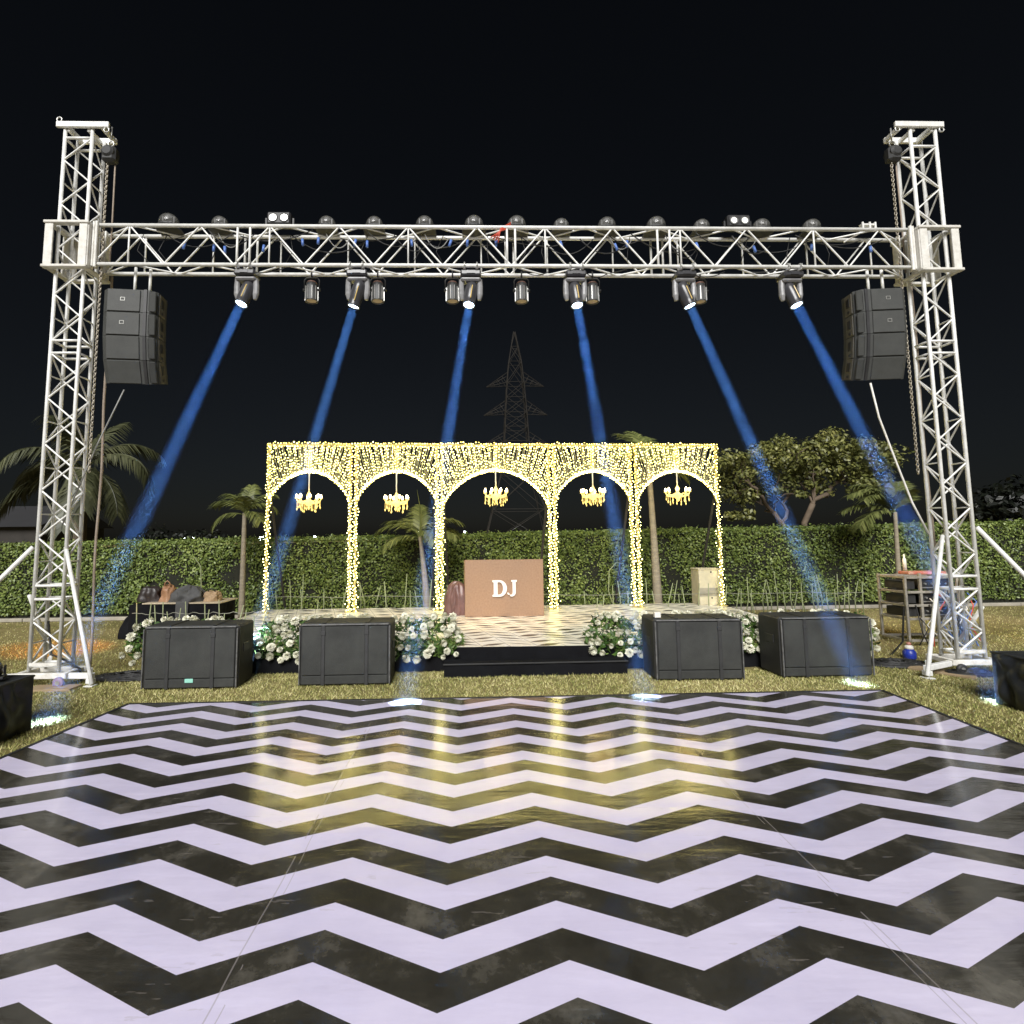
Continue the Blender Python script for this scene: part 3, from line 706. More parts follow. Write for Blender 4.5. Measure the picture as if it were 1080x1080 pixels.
for px, dz in ((197, .17), (228, .2), (239, .22), (280, .2), (320, .12), (337, .1), (376, .12), (388, .14), (434, .12), (476, .12), (493, .12), (523, .12), (590, .13), (647, .16), (660, .12), (732, .14), (792, .18), (853, .15), (914, .17)):
    q = beam_pt(px, 5.2) - bc; lx = q.dot(UX)
    cp = MB(); cp.tube((lx, -0.04, BZ1 - dz), (lx + r.uniform(-.03, .03), -0.05, BZ1 - dz - 0.085), 0.017, 8); cp.build('blue_connector', M['paleblue'], wr, smooth=True)
rdc = MB(); q = (beam_pt(527, 5.2) - bc).dot(UX)
for k in range(4): rdc.path([(q - .12 + .03 * k, -0.13, BZ1 - 0.14 - .02 * k), (q + .0, -0.135, BZ1 - 0.06 + .01 * k), (q + 0.13, -0.10, BZ1 + 0.01 + 0.02 * k)], 0.008, 5)
rdc.build('red_cord', M['redcord'], wr, smooth=True)

# ------------------------------------------------------------------ moving heads, their light beams
LANDS = [G(60, 760), G(262, 712), G(430, 739.5, 0.045), G(675, 734.5, 0.045), G(897, 722), G(1043, 741)]
HPX = [262, 378, 496, 605, 719, 830]
ORD = ['leftmost lit moving head under the truss beam, beside the left hanging speaker', 'lit moving head touching a small par can, second head from the left',
       'lit moving head just right of a par can, left of the power pylon top', 'lit moving head just right of the pylon tip, a par can touching its right',
       'lit moving head half hiding a par can, second head from the right', 'rightmost lit moving head under the truss beam, next to the right hanging speaker']
BORD = ['blue light beam slanting down across the lawn from the leftmost moving head', 'blue light beam that passes behind the left arch chandelier',
        'steep blue light beam that meets the arch tops between the second and third arches', 'steep blue light beam that passes the chandelier of the fourth arch',
        'blue light beam crossing the leafy tree and the hedge right of the arches', 'rightmost blue light beam coming down by the small palm and right tower']
RX = Matrix.Rotation(PI / 2, 3, 'X')
fog_things = []
for i, px in enumerate(HPX):
    top = beam_pt(px, BZ0 - 0.03, -0.03)
    lens = P(px, 321, top.y - 0.02)
    dirv = (LANDS[i] - lens).normalized()
    hz = top.z - 0.30                                           # tilt axis height
    t = thing('moving_head', ORD[i], 'moving head', (top.x, top.y, top.z), TA, 'lit moving heads under the truss')
    b = MB(); b.box((0, 0, -0.055), (0.25, 0.20, 0.075), bev=0.018); b.box((0, -0.103, -0.055), (0.10, 0.006, 0.035)); b.build('base', M['gun'], t)
    cl = MB()
    for sx in (-0.075, 0.075):
        cl.box((sx, 0, -0.008), (0.03, 0.26, 0.02)); cl.torus((sx, -BD / 2 + 0.03, 0.032), 0.034, 0.010, 14, 6, Matrix.Rotation(PI / 2, 3, 'Y')); cl.tube((sx, -0.13, -0.012), (sx, -0.13, 0.05), 0.008, 6)
    cl.build('clamp', M['galv'], t, smooth=True)
    yk = MB(); yaw = 0.0
    yk.box((0, 0, -0.115), (0.245, 0.13, 0.05), bev=0.018)
    for sx in (-1, 1):
        yk.path([(sx * 0.108, 0, -0.11), (sx * 0.115, 0, -0.20), (sx * 0.112, 0, -0.30), (sx * 0.104, 0, -0.365)], [0.034, 0.034, 0.036, 0.022], 10)
    yk.build('yoke', M['head_shell'], t, smooth=False)
    # head barrel along the beam
    ax = Matrix.Rotation(-TA, 3, 'Z') @ dirv
    hq = Vector((0, 0, -1)).rotation_difference(ax).to_matrix()
    piv = Vector((0, 0, -0.27))
    prof = [(0.030, 0.145), (0.066, 0.125), (0.078, 0.06), (0.080, -0.02), (0.076, -0.10), (0.072, -0.155), (0.078, -0.165), (0.078, -0.185), (0.066, -0.185), (0.064, -0.172)]
    hd = MB(); hd.lathe(prof, piv, 20, R=hq); ho = hd.build('head', M['gun'], t, smooth=True)
    st_ = MB(); nv = (hq @ Vector((0.02, -0.079, 0.0)))
    st_.tube(piv + hq @ Vector((0.012, -0.082, 0.05)), piv + hq @ Vector((0.012, -0.080, -0.13)), 0.006, 6); st_.build('trim_strip', M['strip'], ho)
    ln = MB(); ln.lathe([(0.001, -0.178), (0.062, -0.1765)], piv, 20, R=hq); ln.build('lens', M['lens_on'], t)
    # real lamp + the fog it lights
    A = top + Matrix.Rotation(TA, 3, 'Z') @ (piv + ax * 0.20)
    B = LANDS[i] + dirv * 0.1
    L = (B - A).length
    ld = bpy.data.lights.new('head_lamp', 'AREA'); ld.shape = 'DISK'; ld.size = 0.105; ld.energy = 7.0; ld.color = (0.44, 0.66, 1.0); ld.spread = math.radians(3.4)
    lo = bpy.data.objects.new('head_lamp', ld); COL.objects.link(lo); lo.location = A + dirv * 0.004; lo.rotation_euler = dirv.to_track_quat('-Z', 'Y').to_euler()
    fc = MB(); qd = Vector((0, 0, -1)).rotation_difference(dirv).to_matrix()
    Lz = max(0.5, min(L, (A.z - 0.02) / -dirv.z))
    fc.lathe([(0.058, -0.012), (0.058 + 0.082 * 0.5, -Lz / 2), (0.140, -Lz)], (0, 0, 0), 24, R=qd)
    fc.f = [f[::-1] for f in fc.f]
    fo = fc.build('light_beam', M['fog'], None, smooth=True); fo.location = A + dirv * 0.01
    tag(fo, BORD[i], 'light beam', 'blue beams from the moving heads', 'thing')

# ------------------------------------------------------------------ par cans
PARS = [(330, 'small par can hanging alone under the beam between the first two moving heads', (-4.35, 1.75, -4.6), (1.0, 0.30, 0.06), 3000, 14),
        (399, 'small par can touching the right side of the second moving head from the left', (-.15, .5, -.8), (1.0, 0.62, 0.22), 260, 30),
        (477, 'small par can touching the left side of a moving head, left of the pylon', (-.03, .45, -.85), (1.0, 0.62, 0.22), 260, 30),
        (549, 'small par can hanging alone straight above the tip of the power pylon', (0, .45, -.9), (1.0, 0.62, 0.22), 260, 30),
        (623, 'small par can touching the right side of the fourth moving head from the left', (.05, .5, -.8), (1.0, 0.62, 0.22), 260, 30),
        (735, 'small par can tucked behind the second moving head from the right', (5.4, 2.6, -4.6), (1.0, 0.68, 0.32), 900, 22)]
for px, lab, dv, colr, en, ang in PARS:
    top = beam_pt(px, BZ0 - 0.02, 0.11)
    t = thing('par_can', lab, 'par light', top, TA, 'small par cans under the truss'); t.scale = (1.08, 1.08, 1.14)
    b = MB(); b.lathe([(0.045, -0.075), (0.062, -0.09), (0.066, -0.13), (0.070, -0.285), (0.072, -0.29), (0.062, -0.29), (0.060, -0.27)], (0, 0, 0), 18); b.build('can', M['darkgrey'], t, smooth=True)
    f = MB()
    for k in range(10):
        a = 2 * PI * k / 10; f.box((0.0705 * cos(a), 0.0705 * sin(a), -0.205), (0.012, 0.006, 0.15), a)
    f.build('cooling_fin', M['galv'], t)
    br = MB(); br.path([(-0.082, 0, -0.17), (-0.085, 0, -0.05), (-0.06, 0, -0.02), (0.06, 0, -0.02), (0.085, 0, -0.05), (0.082, 0, -0.17)], 0.008, 6)
    br.tube((-0.10, 0, -0.16), (-0.07, 0, -0.16), 0.016, 10); br.tube((0.10, 0, -0.16), (0.07, 0, -0.16), 0.016, 10); br.torus((0, 0.0, 0.02), 0.032, 0.009, 14, 6, Matrix.Rotation(PI / 2, 3, 'Y')); br.build('bracket', M['cab_dark'], t, smooth=True)
    cap = MB(); cap.lathe([(0.02, -0.055), (0.05, -0.07), (0.0635, -0.088)], (0, 0, 0), 16); cap.build('rear_cap', mat('copper_cap', (0.30, 0.16, 0.12), rough=0.4, scale=9), t, smooth=True)
    ln = MB(); ln.lathe([(0.001, -0.284), (0.058, -0.282)], (0, 0, 0), 18); ln.build('lens', M['lens_dim'], t)
    ld = bpy.data.lights.new('par_spot', 'SPOT'); ld.energy = en; ld.color = colr; ld.spot_size = math.radians(ang); ld.spot_blend = 0.8; ld.shadow_soft_size = 0.05
    lo = bpy.data.objects.new('par_spot', ld); COL.objects.link(lo); lo.location = top + Vector((0, 0, -0.35)); lo.rotation_euler = Vector(dv).to_track_quat('-Z', 'Y').to_euler()

# ------------------------------------------------------------------ domed lamps and twin lamps on top of the beam
DOMES = [(178, 1.0, 'dark domed lamp standing on the beam nearest the left tower'), (232, .85, 'dark domed lamp on the beam between the leftmost dome and the left twin lamp'),
         (345, .9, 'dark domed lamp on the beam next to the right of the left twin lamp'), (395, .9, 'dark domed lamp above the second moving head from the left'),
         (448, .95, 'dark domed lamp on the beam between the second and third moving heads'), (500, 1.0, 'dark domed lamp above the third moving head from the left'),
         (545, 1.0, 'dark domed lamp beside the red cord, above the pylon tip'), (592, .85, 'dark domed lamp slightly left of the fourth moving head from the left'),
         (640, .95, 'dark domed lamp on the beam just right of the fourth moving head'), (692, 1.0, 'dark domed lamp slightly left of the fifth moving head from the left'),
         (740, .85, 'dark domed lamp on the beam left of the right twin lamp'), (803, .9, 'dark domed lamp just right of the right twin lamp'), (856, .9, 'dark domed lamp on the beam nearest the right tower')]
dm = dict()
proto = None
for px, s_, lab in DOMES:
    q = beam_pt(px, BZ1 + 0.02, 0.0)
    if proto is None:
        proto = thing('dome_lamp', lab, 'domed lamp', q, TA, 'domed lamps along the top of the truss beam')
        b = MB(); b.lathe([(0.095, 0.0), (0.105, 0.012), (0.10, 0.03), (0.085, 0.03)], (0, 0, 0), 20); b.box((0, 0, -0.005), (0.24, 0.16, 0.02), bev=0.004); b.build('base', M['cab_dark'], proto, smooth=False)
        d = MB(); d.lathe([(0.098, 0.03)] + [(0.098 * cos(a), 0.055 + 0.105 * sin(a)) for a in np.linspace(0, 1.45, 9)], (0, 0, 0), 22); d.build('dome', M['dome'], proto, smooth=True)
        k = MB(); k.box((0, 0, 0.05), (0.10, 0.08, 0.05), bev=0.01); k.box((-0.055, 0, 0.085), (0.02, 0.05, 0.09), bev=0.006); k.box((0.055, 0, 0.085), (0.02, 0.05, 0.09), bev=0.006); k.lathe([(0.02, 0.05), (0.042, 0.03), (0.042, -0.05), (0.03, -0.055)], (0, 0, 0.10), 12, R=Matrix.Rotation(0.9, 3, 'X')); k.build('inner_lamp', M['head_shell'], proto)
        t = proto
    else:
        t = copy_tree(proto); t['label'] = lab; t.location = q
    t.scale = (s_ * 1.22,) * 3
proto = None
for px, lab in ((295, 'twin round lamp unit on the beam left of centre, both lamps lit white'), (778, 'twin round lamp unit on the right half of the beam, both lamps lit white')):
    q = beam_pt(px, BZ1 + 0.02, -0.02)
    if proto is None:
        proto = t = thing('twin_lamp', lab, 'blinder light', q, TA, 'twin lamp units on the truss beam')
        b = MB(); b.box((0, 0, 0.115), (0.29, 0.12, 0.165), bev=0.02); b.box((0, 0.0, 0.02), (0.34, 0.03, 0.03)); b.box((-0.165, 0, 0.07), (0.02, 0.03, 0.13)); b.box((0.165, 0, 0.07), (0.02, 0.03, 0.13)); b.build('housing', M['black'], t)
        for sx in (-0.068, 0.068):
            rg = MB(); rg.torus((sx, -0.062, 0.115), 0.052, 0.008, 20, 6, RX); rg.build('rim', M['darkgrey'], t, smooth=True)
            ln = MB(); ln.lathe([(0.001, 0.0655), (0.030, 0.064)], (sx, 0, 0.115), 18, R=RX); ln.build('lamp', M['lens_warm'], t)
            rf = MB(); rf.lathe([(0.032, 0.0622), (0.048, 0.0632)], (sx, 0, 0.115), 18, R=RX); rf.build('reflector', M['galv'], t)
    else:
        t = copy_tree(proto); t['label'] = lab; t.location = q
q = beam_pt(914, BZ1 + 0.02)
t = thing('clamp_bracket', 'silver clamp bracket standing on the beam close to the right tower', 'bracket', q, TA)
b = MB()
for zz in (0.05, 0.11): b.box((0.02, 0, zz), (0.18, 0.05, 0.022), bev=0.004)
for sx in (-0.06, 0.03, 0.10): b.box((sx, -0.027, 0.075), (0.022, 0.02, 0.12), bev=0.003)
b.build('frame', M['truss'], t)
MB().tube((-0.06, -0.02, 0.02), (-0.26, 0.05, -0.09), 0.012, 8).build('arm', M['truss_dirty'], t)

# ------------------------------------------------------------------ hoists, chains, ropes
def chain(mb, a, b, link=0.045, r=0.0065):
    a, b = Vector(a), Vector(b); n = int((b - a).length / (link * 0.72)); d = (b - a).normalized()
    for i in range(n):
        c = a.lerp(b, (i + .5) / n); rz = 0.4 + (PI / 2 if i % 2 else 0)
        R = Vector((1, 0, 0)).rotation_difference(d).to_matrix() @ Matrix.Rotation(rz, 3, 'X') @ Matrix.Scale(0.62, 3, (0, 1, 0))
        mb.torus(c, link / 2, r, 8, 4, R)
def hoist(label, px0, side, yend, tw_):
    yd = 5.88 if side < 0 else 6.22; t0 = P(px0, 156, yd); t = thing('chain_hoist', label, 'chain hoist', (t0.x, t0.y, t0.z), TA)
    h = MB(); h.box((0, 0, -0.10), (0.17, 0.12, 0.20), bev=0.03); h.lathe([(0.05, -0.08), (0.075, -0.06), (0.075, 0.06), (0.05, 0.08)], (0, 0, -0.08), 16, R=RX); h.build('body', M['cab_dark'], t)
    k = MB(); k.torus((0, 0, 0.05), 0.035, 0.010, 14, 6, RX); k.tube((0, 0, 0.0), (0, 0, 0.02), 0.012); k.tube((0, 0, 0.08), (0, 0, 0.27), 0.009); k.build('hook', M['galv'], t, smooth=True)
    c = MB(); e = P(px0 + (-25 if side < 0 else 12), yend, yd)
    x = 0.0
    chain(c, (-side * 0.0 - 0.03, 0, -0.2), (-0.03, 0, e.z - t0.z)); c.build('chain', M['chain'], t, smooth=True)
    c2 = MB(); c2.path([(0.05, 0.02, -0.2), (0.055, 0.02, -1.0), (0.05, 0.02, 4.9 - t0.z)], 0.009, 6); c2.build('hand_line', M['rope'], t, smooth=True)
    return t
hoist('chain hoist hanging from the head of the left tower with its chain falling beside it', 117, -1, 498, tw1)
hoist('chain hoist hanging from the head of the right tower with its chain falling beside it', 941, 1, 500, tw2)
rp = MB(); a, b = P(118, 293, 6.15), G(99, 714); b = Vector((a.x + 0.0, 6.15, 0.02))
rp.path([a + Vector((0, 0, 0.1))] + [a.lerp(b, i / 12) + Vector((0.012 * sin(i * 1.3), 0, 0)) for i in range(13)], 0.0145, 8)
tag(rp.build('hanging_rope', M['rope'], None, smooth=True), 'thick brown rope hanging from beam to ground behind the left speaker stack', 'rope')
rp = MB(); a, b = P(960, 293, 6.35), P(983, 575, 6.35)
rp.path([a.lerp(Vector((a.x, a.y, 1.4)), i / 8) + Vector((0.01 * sin(i), 0, 0)) for i in range(9)], 0.011, 8)
tag(rp.build('hanging_rope', M['rope'], None, smooth=True), 'thin rope hanging from the beam close beside the right tower', 'rope')
gl = MB(); a, b = P(131, 411, 5.95), P(104, 466, 5.95); gl.path([a, a.lerp(b, .5), b, P(66, 553, 5.97)], 0.008, 6)
tag(gl.build('guy_line', M['cable_grey'], None, smooth=True), 'thin pale line from the left hanging speakers slanting down to the left tower', 'rope')
gl = MB(); pts = [P(918, 404, 6.1), P(927, 440, 6.1), P(945, 487, 6.1), P(962, 530, 6.1), P(980, 564, 6.1)]; gl.path(pts, 0.011, 6)
tag(gl.build('guy_line', M['label_white'], None, smooth=True), 'white cable from the right hanging speakers slanting down to the right tower', 'cable')

# ------------------------------------------------------------------ hanging line arrays
def line_array(label, pxc, side):
    q = beam_pt(pxc, 4.86)
    z_top = P(pxc, 312 if side < 0 else 311, q.y).z
    yaw = TA + (0.10 if side < 0 else -0.10)
    t = thing('line_array', label, 'hanging speakers', (q.x, q.y, z_top), yaw)
    MB().box((0, 0.05, 0.012), (0.30, 0.26, 0.024), bev=0.006).build('rigging_frame', M['cab_dark'], t)
    for sx in (-0.03, 0.14):
        MB().tube((sx * 1.0, 0.0, 0.02), (sx, 0.0, BZ0 - z_top + 0.02), 0.017, 8).build('hanger', M['truss'], t, smooth=True)
    wdt, hgt, dep = 0.60, 0.280, 0.42
    tilt = 0.0; pos = Vector((0, -dep * 0.42, -0.004))
    for k, dt in enumerate((0.0, 0.035, 0.10, 0.17)):
        tilt += dt
        R = Matrix.Rotation(tilt, 3, 'X')                        # front leans down
        def w_(x, y, z): return pos + R @ Vector((x, y + dep * 0.42, z))
        hp = hgt * 0.80                                          # the rear is lower than the front: a wedge
        bt = (hgt - hp) / 2
        fy, ry = -dep * 0.42, dep * 0.58
        vs = []
        for z, zr in ((-hgt + 0.004, -hgt + 3 * bt), (-0.002, -0.002)):
            for x, y, rr in ((-wdt / 2, fy + 0.06, 0), (-wdt / 2 + 0.07, fy, 0), (wdt / 2 - 0.07, fy, 0), (wdt / 2, fy + 0.06, 0), (wdt / 2, ry * 0.4, 0), (wdt / 2 - 0.12, ry, 1), (-wdt / 2 + 0.12, ry, 1), (-wdt / 2, ry * 0.4, 0)):
                vs.append(w_(x, y, zr if rr else z))
        n = 8
        fs = [tuple(range(n))[::-1], tuple(range(n, 2 * n))] + [(i, (i + 1) % n, (i + 1) % n + n, i + n) for i in range(n)]
        cbx = MB().add(vs, fs).build('cabinet', M['arr'], t)
        gm = MB(); gm.box(w_(-side * -0.05, fy - 0.006, -hgt / 2), (0.36, 0.012, hgt - 0.016), rot=R, bev=0.005); gm.build('grille', M['arr'], cbx)
        gr = MB(); gr.box(w_(side * -0.185, fy - 0.002, -hgt / 2), (0.035, 0.02, hgt - 0.002), rot=R); gr.build('groove', M['black'], cbx)
        wg = MB(); wg.box(w_(side * -0.255, fy + 0.012, -hgt / 2), (0.085, 0.024, hgt - 0.03), rot=R, bev=0.008); wg.build('waveguide', M['grille'], cbx)
        bd = MB(); bc_ = w_(side * 0.06, fy - 0.0135, -hgt * 0.45)
        for sx in (-1, 1): bd.box(bc_ + R @ Vector((sx * 0.022, 0, 0)), (0.007, 0.004, 0.042), rot=R)
        for sz in (-1, 1): bd.box(bc_ + R @ Vector((0, -0.0005, sz * 0.018)), (0.037, 0.004, 0.007), rot=R)
        if k < 2: bd.build('badge', M['badge'], cbx)
        # side plate with handle slots on the side turned to the middle of the lawn
        sx = -side
        sp_ = MB(); sp_.box(w_(sx * (wdt / 2 + 0.004), fy + 0.145, -hgt / 2), (0.012, 0.135, hgt - 0.03), rot=R, bev=0.004); sp_.build('side_plate', M['arr_side'], cbx)
        sl = MB(); sl.box(w_(sx * (wdt / 2 + 0.012), fy + 0.145, -hgt * 0.42), (0.008, 0.06, hgt * 0.40), rot=R, bev=0.003); sl.box(w_(sx * (wdt / 2 + 0.012), fy + 0.14, -hgt * 0.82), (0.008, 0.035, 0.03), rot=R); sl.build('handle_slot', M['black'], cbx)
        pos = pos + R @ Vector((0, 0, -hgt))
    return t
line_array('curved stack of four dark grey speakers hanging by the left tower', 148, -1)
line_array('curved stack of four dark grey speakers hanging by the right tower', 914, 1)

# ------------------------------------------------------------------ subwoofers on the lawn
def subwoofer(label, a, b, tagm=None, sticker=False):
    a, b = Vector((*a, 0)), Vector((*b, 0)); d = b - a; W = d.length; H_, D_ = 0.665, 0.42; rz = math.atan2(d.y, d.x)
    t = thing('subwoofer', label, 'subwoofer speaker', ((a + b) / 2), rz, 'black subwoofers before the stage')
    MB().box((0, D_ / 2 + 0.012, H_ / 2 + 0.008), (W, D_, H_), bev=0.022).build('cabinet', M['cab'], t)
    g = MB()
    xs = (-W / 2 + 0.02, -W * 0.235, W * 0.235, W / 2 - 0.02)
    for i in range(3):
        x0, x1 = xs[i] + 0.016, xs[i + 1] - 0.016
        g.box(((x0 + x1) / 2, 0.004, H_ * 0.575), (x1 - x0, 0.022, H_ * 0.78), bev=0.006)
        g.box(((x0 + x1) / 2, 0.007, H_ * 0.105), (x1 - x0, 0.020, H_ * 0.135), bev=0.006)
    g.build('grille', M['grille'], t)
    for sx in (-W * 0.235, W * 0.235):
        s = MB(); s.box((sx, -0.001, H_ / 2 + 0.005), (0.040, 0.026, H_ - 0.02), bev=0.004); s.box((sx, D_ * 0.5, H_ + 0.008 + 0.005), (0.040, D_ * 0.92, 0.008), bev=0.003)
        s.box((sx, -0.012, H_ * 0.86), (0.05, 0.014, 0.045), bev=0.004)
        s.build('strap', M['cab_dark'], t)
    rm = MB(); rm.box((0, -0.003, H_ - 0.004), (W - 0.05, 0.022, 0.014), bev=0.004); rm.box((-W / 2 + 0.012, -0.003, H_ / 2), (0.013, 0.022, H_ - 0.04), bev=0.004); rm.box((W / 2 - 0.012, -0.003, H_ / 2), (0.013, 0.022, H_ - 0.04), bev=0.004)
    rm.build('worn_rim', M['edge_wear'], t)
    bd = MB(); bd.lathe([(0.022, -0.009), (0.018, 0.0)], (0, -0.004, H_ * 0.60), 14, R=RX); bd.build('badge', M['cab_dark'], t)
    for sx in (-1, 1):
        h = MB(); h.box((sx * (W / 2 + 0.002), D_ * 0.5, H_ * 0.62), (0.012, 0.16, 0.09), bev=0.004); h.build('side_handle', M['black'], t)
    if tagm: MB().box((0.0, -0.010, 0.10), (0.088, 0.006, 0.042), bev=0.002).build('label_plate', M['label_green'], t)
    if sticker: MB().box((-W / 2 + 0.075, 0.10, H_ + 0.045), (0.07, 0.05, 0.06), bev=0.004).build('top_box', M['label_white'], t)
    return t
subwoofer('black subwoofer with a small mint green label, farthest left before the stage', (-3.575, 5.634), (-2.562, 5.673), tagm=True)
subwoofer('black subwoofer standing left of the stage step, with flowers behind it', (-1.928, 5.724), (-0.929, 5.766))
subwoofer('black subwoofer right of the stage step with a white block on its top corner', (1.99, 5.826), (2.977, 5.833), sticker=True)
subwoofer('black subwoofer farthest right before the stage, crossed by a blue light beam', (3.433, 5.895), (4.495, 5.94))

# ------------------------------------------------------------------ covered boxes at the floor's front corners
def covered_box(label, c, size, rz, seed):
    t = thing('covered_box', label, 'covered box', c, rz, 'black covered boxes beside the dance floor')
    cloth_box(*size, 44, 16, 0.10, seed, sag=0.012).build('cover', M['cover'], t, smooth=True)
    h = MB(); h.path([(-size[0] / 2, -size[1] / 2, size[2]), (size[0] / 2, -size[1] / 2, size[2]), (size[0] / 2, size[1] / 2, size[2]), (-size[0] / 2, size[1] / 2, size[2]), (-size[0] / 2, -size[1] / 2, size[2])], 0.010, 6); h.build('hem', M['cab_dark'], t, smooth=True)
    return t
q = G(32, 771)
covered_box('box under a wrinkled black cover, with a small lamp on top', (q.x - 0.50, q.y - 0.36, 0), (1.0, 0.72, 0.455), 0.0, 21)
q2 = G(1050, 742)
covered_box('box under a wrinkled black cover at the right edge, near the right tower', (q2.x + 0.48, q2.y - 0.36, 0), (0.95, 0.72, 0.475), 0.0, 33)
t = thing('small_stage_lamp', 'small black lamp on a yoke standing on the left covered box', 'stage lamp', (q.x - 0.22, q.y - 0.13, 0.462), 0.5)
b = MB(); b.box((0, 0, 0.012), (0.14, 0.11, 0.022), bev=0.005); b.build('base', M['black'], t)
b = MB()
for sx in (-0.065, 0.065): b.box((sx, 0, 0.06), (0.012, 0.035, 0.10), bev=0.003)
b.build('yoke', M['black'], t)
b = MB(); b.lathe([(0.030, -0.07), (0.05, -0.06), (0.052, 0.05), (0.045, 0.06)], (0, 0, 0.085), 16, R=Matrix.Rotation(1.0, 3, 'X')); b.build('head', M['gun'], t, smooth=True)
b = MB(); b.box((0.03, -0.065, 0.10), (0.03, 0.008, 0.05), bev=0.002); b.build('sticker', M['label_white'], t)

# ------------------------------------------------------------------ lit arches
def arch_x(px):
    Y = 9.5
    for _ in range(8):
        x = (px - PCX) / FPX * Y * 1.0045; Y = AY(x)
    return x, Y
PANELS = [(283.0, 369.5, 'leftmost arch of fairy lights, its outer post by the small palm'), (375.5, 461.0, 'second arch of fairy lights from the left, a palm trunk seen through it'), (466.0, 579.0, 'widest arch of fairy lights in the middle, over the booth'),
          (584.5, 665.0, 'fourth arch of fairy lights, right of the middle one, palm crown above its top'), (671.0, 756.0, 'rightmost arch of fairy lights, a cream carton by its outer post')]
AH = 3.06
def bulbs_mesh(pts, size):
    """many little lit buds: octahedra"""
    n = len(pts); s_ = (size * rng.uniform(0.7, 1.3, n))[:, None]
    d = np.array([[1, 0, 0], [-1, 0, 0], [0, 1, 0], [0, -1, 0], [0, 0, 1], [0, 0, -1]], float)
    V = (pts[:, None, :] + d[None] * s_[:, None, :]).reshape(-1, 3)
    f = np.array([[0, 2, 4], [2, 1, 4], [1, 3, 4], [3, 0, 4], [2, 0, 5], [1, 2, 5], [3, 1, 5], [0, 3, 5]])
    F = (np.arange(n)[:, None, None] * 6 + f[None]).reshape(-1, 3)
    return V, F
def link_np(name, V, F, m, parent):
    o = bpy.data.objects.new(name, np_mesh(name, V, F, m)); COL.objects.link(o); o.parent = parent; return o
arch_things = []
for pi_, (pa, pb, lab) in enumerate(PANELS):
    (xa, ya), (xb, yb) = arch_x(pa), arch_x(pb)
    W = math.hypot(xb - xa, yb - ya); rz = math.atan2(yb - ya, xb - xa)
    t = thing('light_arch', lab, 'lit arch', ((xa + xb) / 2, (ya + yb) / 2, ZD), rz, 'arches of fairy lights along the back of the stage')
    arch_things.append((t, W))
    hw = W / 2; spring, crown = (1.86, 2.58) if pi_ == 2 else (1.98, 2.56)
    def arc(u):                                                   # u in -1..1 -> height of the arch
        return spring + (crown - spring) * (0.45 * (1 - u * u) + 0.55 * math.sqrt(max(0, 1 - u * u)))
    for sx in (-1, 1):
        p = MB(); p.box((sx * hw, 0, AH / 2), (0.035, 0.035, AH), bev=0.004); p.box((sx * hw, 0, 0.004), (0.14, 0.14, 0.008)); p.build('post', M['gold'], t)
    p = MB(); p.box((0, 0.001, AH - 0.0), (W + 0.085, 0.033, 0.035), bev=0.004); p.build('header', M['gold'], t)
    p = MB(); p.box((0, 0.002, (AH + crown) / 2), (0.035, 0.030, AH - crown - 0.03), bev=0.004); p.build('king_post', M['gold'], t)
    rbm = MB(); us = np.linspace(-1, 1, 33); rbm.path([(u * (hw - 0.02), 0, arc(u)) for u in us], 0.014, 6); rbm.build('arch_rib', M['gold'], t)
    # strings of the net: fanned from the rib up to the header / posts
    th = MB(); nb = []
    ns = int(W / 0.0215)
    for i in range(1, ns):
        u = -1 + 2 * i / ns
        x0, z0 = u * (hw - 0.02), arc(u)
        spread = 0.30 * u + 0.02 * sin(i * 1.7)
        dx = spread * 1.6 * (AH - z0); x1 = x0 + dx; z1 = AH - 0.015
        if abs(x1) > hw - 0.02:
            k = (hw - 0.02 - abs(x0)) / max(1e-6, abs(x1) - abs(x0)); x1 = math.copysign(hw - 0.02, x1); z1 = z0 + (z1 - z0) * k
        yj = 0.012 * sin(i * 2.3)
        a_, b_ = Vector((x0, yj, z0)), Vector((x1, -yj, z1))
        th.path([a_, b_ + Vector((0.012 * sin(i * 3.7), 0, 0))], 0.0036, 4)
        L = (b_ - a_).length; m_ = max(1, int(L / 0.052))
        ph = random.random()
        dens = 0.35 + 0.65 * (0.5 + 0.5 * sin(x0 * 5.1 + pi_ * 2.0))        # some strings carry more lit buds
        for j in range(m_):
            if random.random() < 0.50 + 0.42 * dens:
                q_ = a_.lerp(b_, min(1, (j + ph) / m_)); nb.append((q_.x + random.uniform(-.010, .010), q_.y + random.uniform(-.02, .012), q_.z + random.uniform(-.012, .012)))
    th.build('net_cord', M['thread'], t)
    V, F = bulbs_mesh(np.array(nb), 0.0070); tag(link_np('net_bulbs', V, F, M['bulb'], t), kind='stuff')
    # garlands wound round the posts, rib and header
    gb_ = []; yb_ = []
    for sx in (-1, 1):
        for j in range(int(AH / 0.0175)):
            z = (j + random.random()) * 0.0175; a_ = j * 1.9 + sx; rr = random.uniform(0.018, 0.036) if random.random() < 0.75 else random.uniform(0.04, 0.07)
            (gb_ if (z < 2.3 or random.random() < .5) else yb_).append((sx * hw + rr * cos(a_), rr * sin(a_) - 0.01, z))
    for j in range(int((W + 0.10) / 0.016)):
        x = -hw - 0.05 + (j + random.random()) * 0.016; a_ = j * 2.1; rr = random.uniform(0.02, 0.04) if random.random() < .85 else 0.06
        (gb_ if random.random() < .35 else yb_).append((x, rr * cos(a_) - 0.01, AH + rr * sin(a_)))
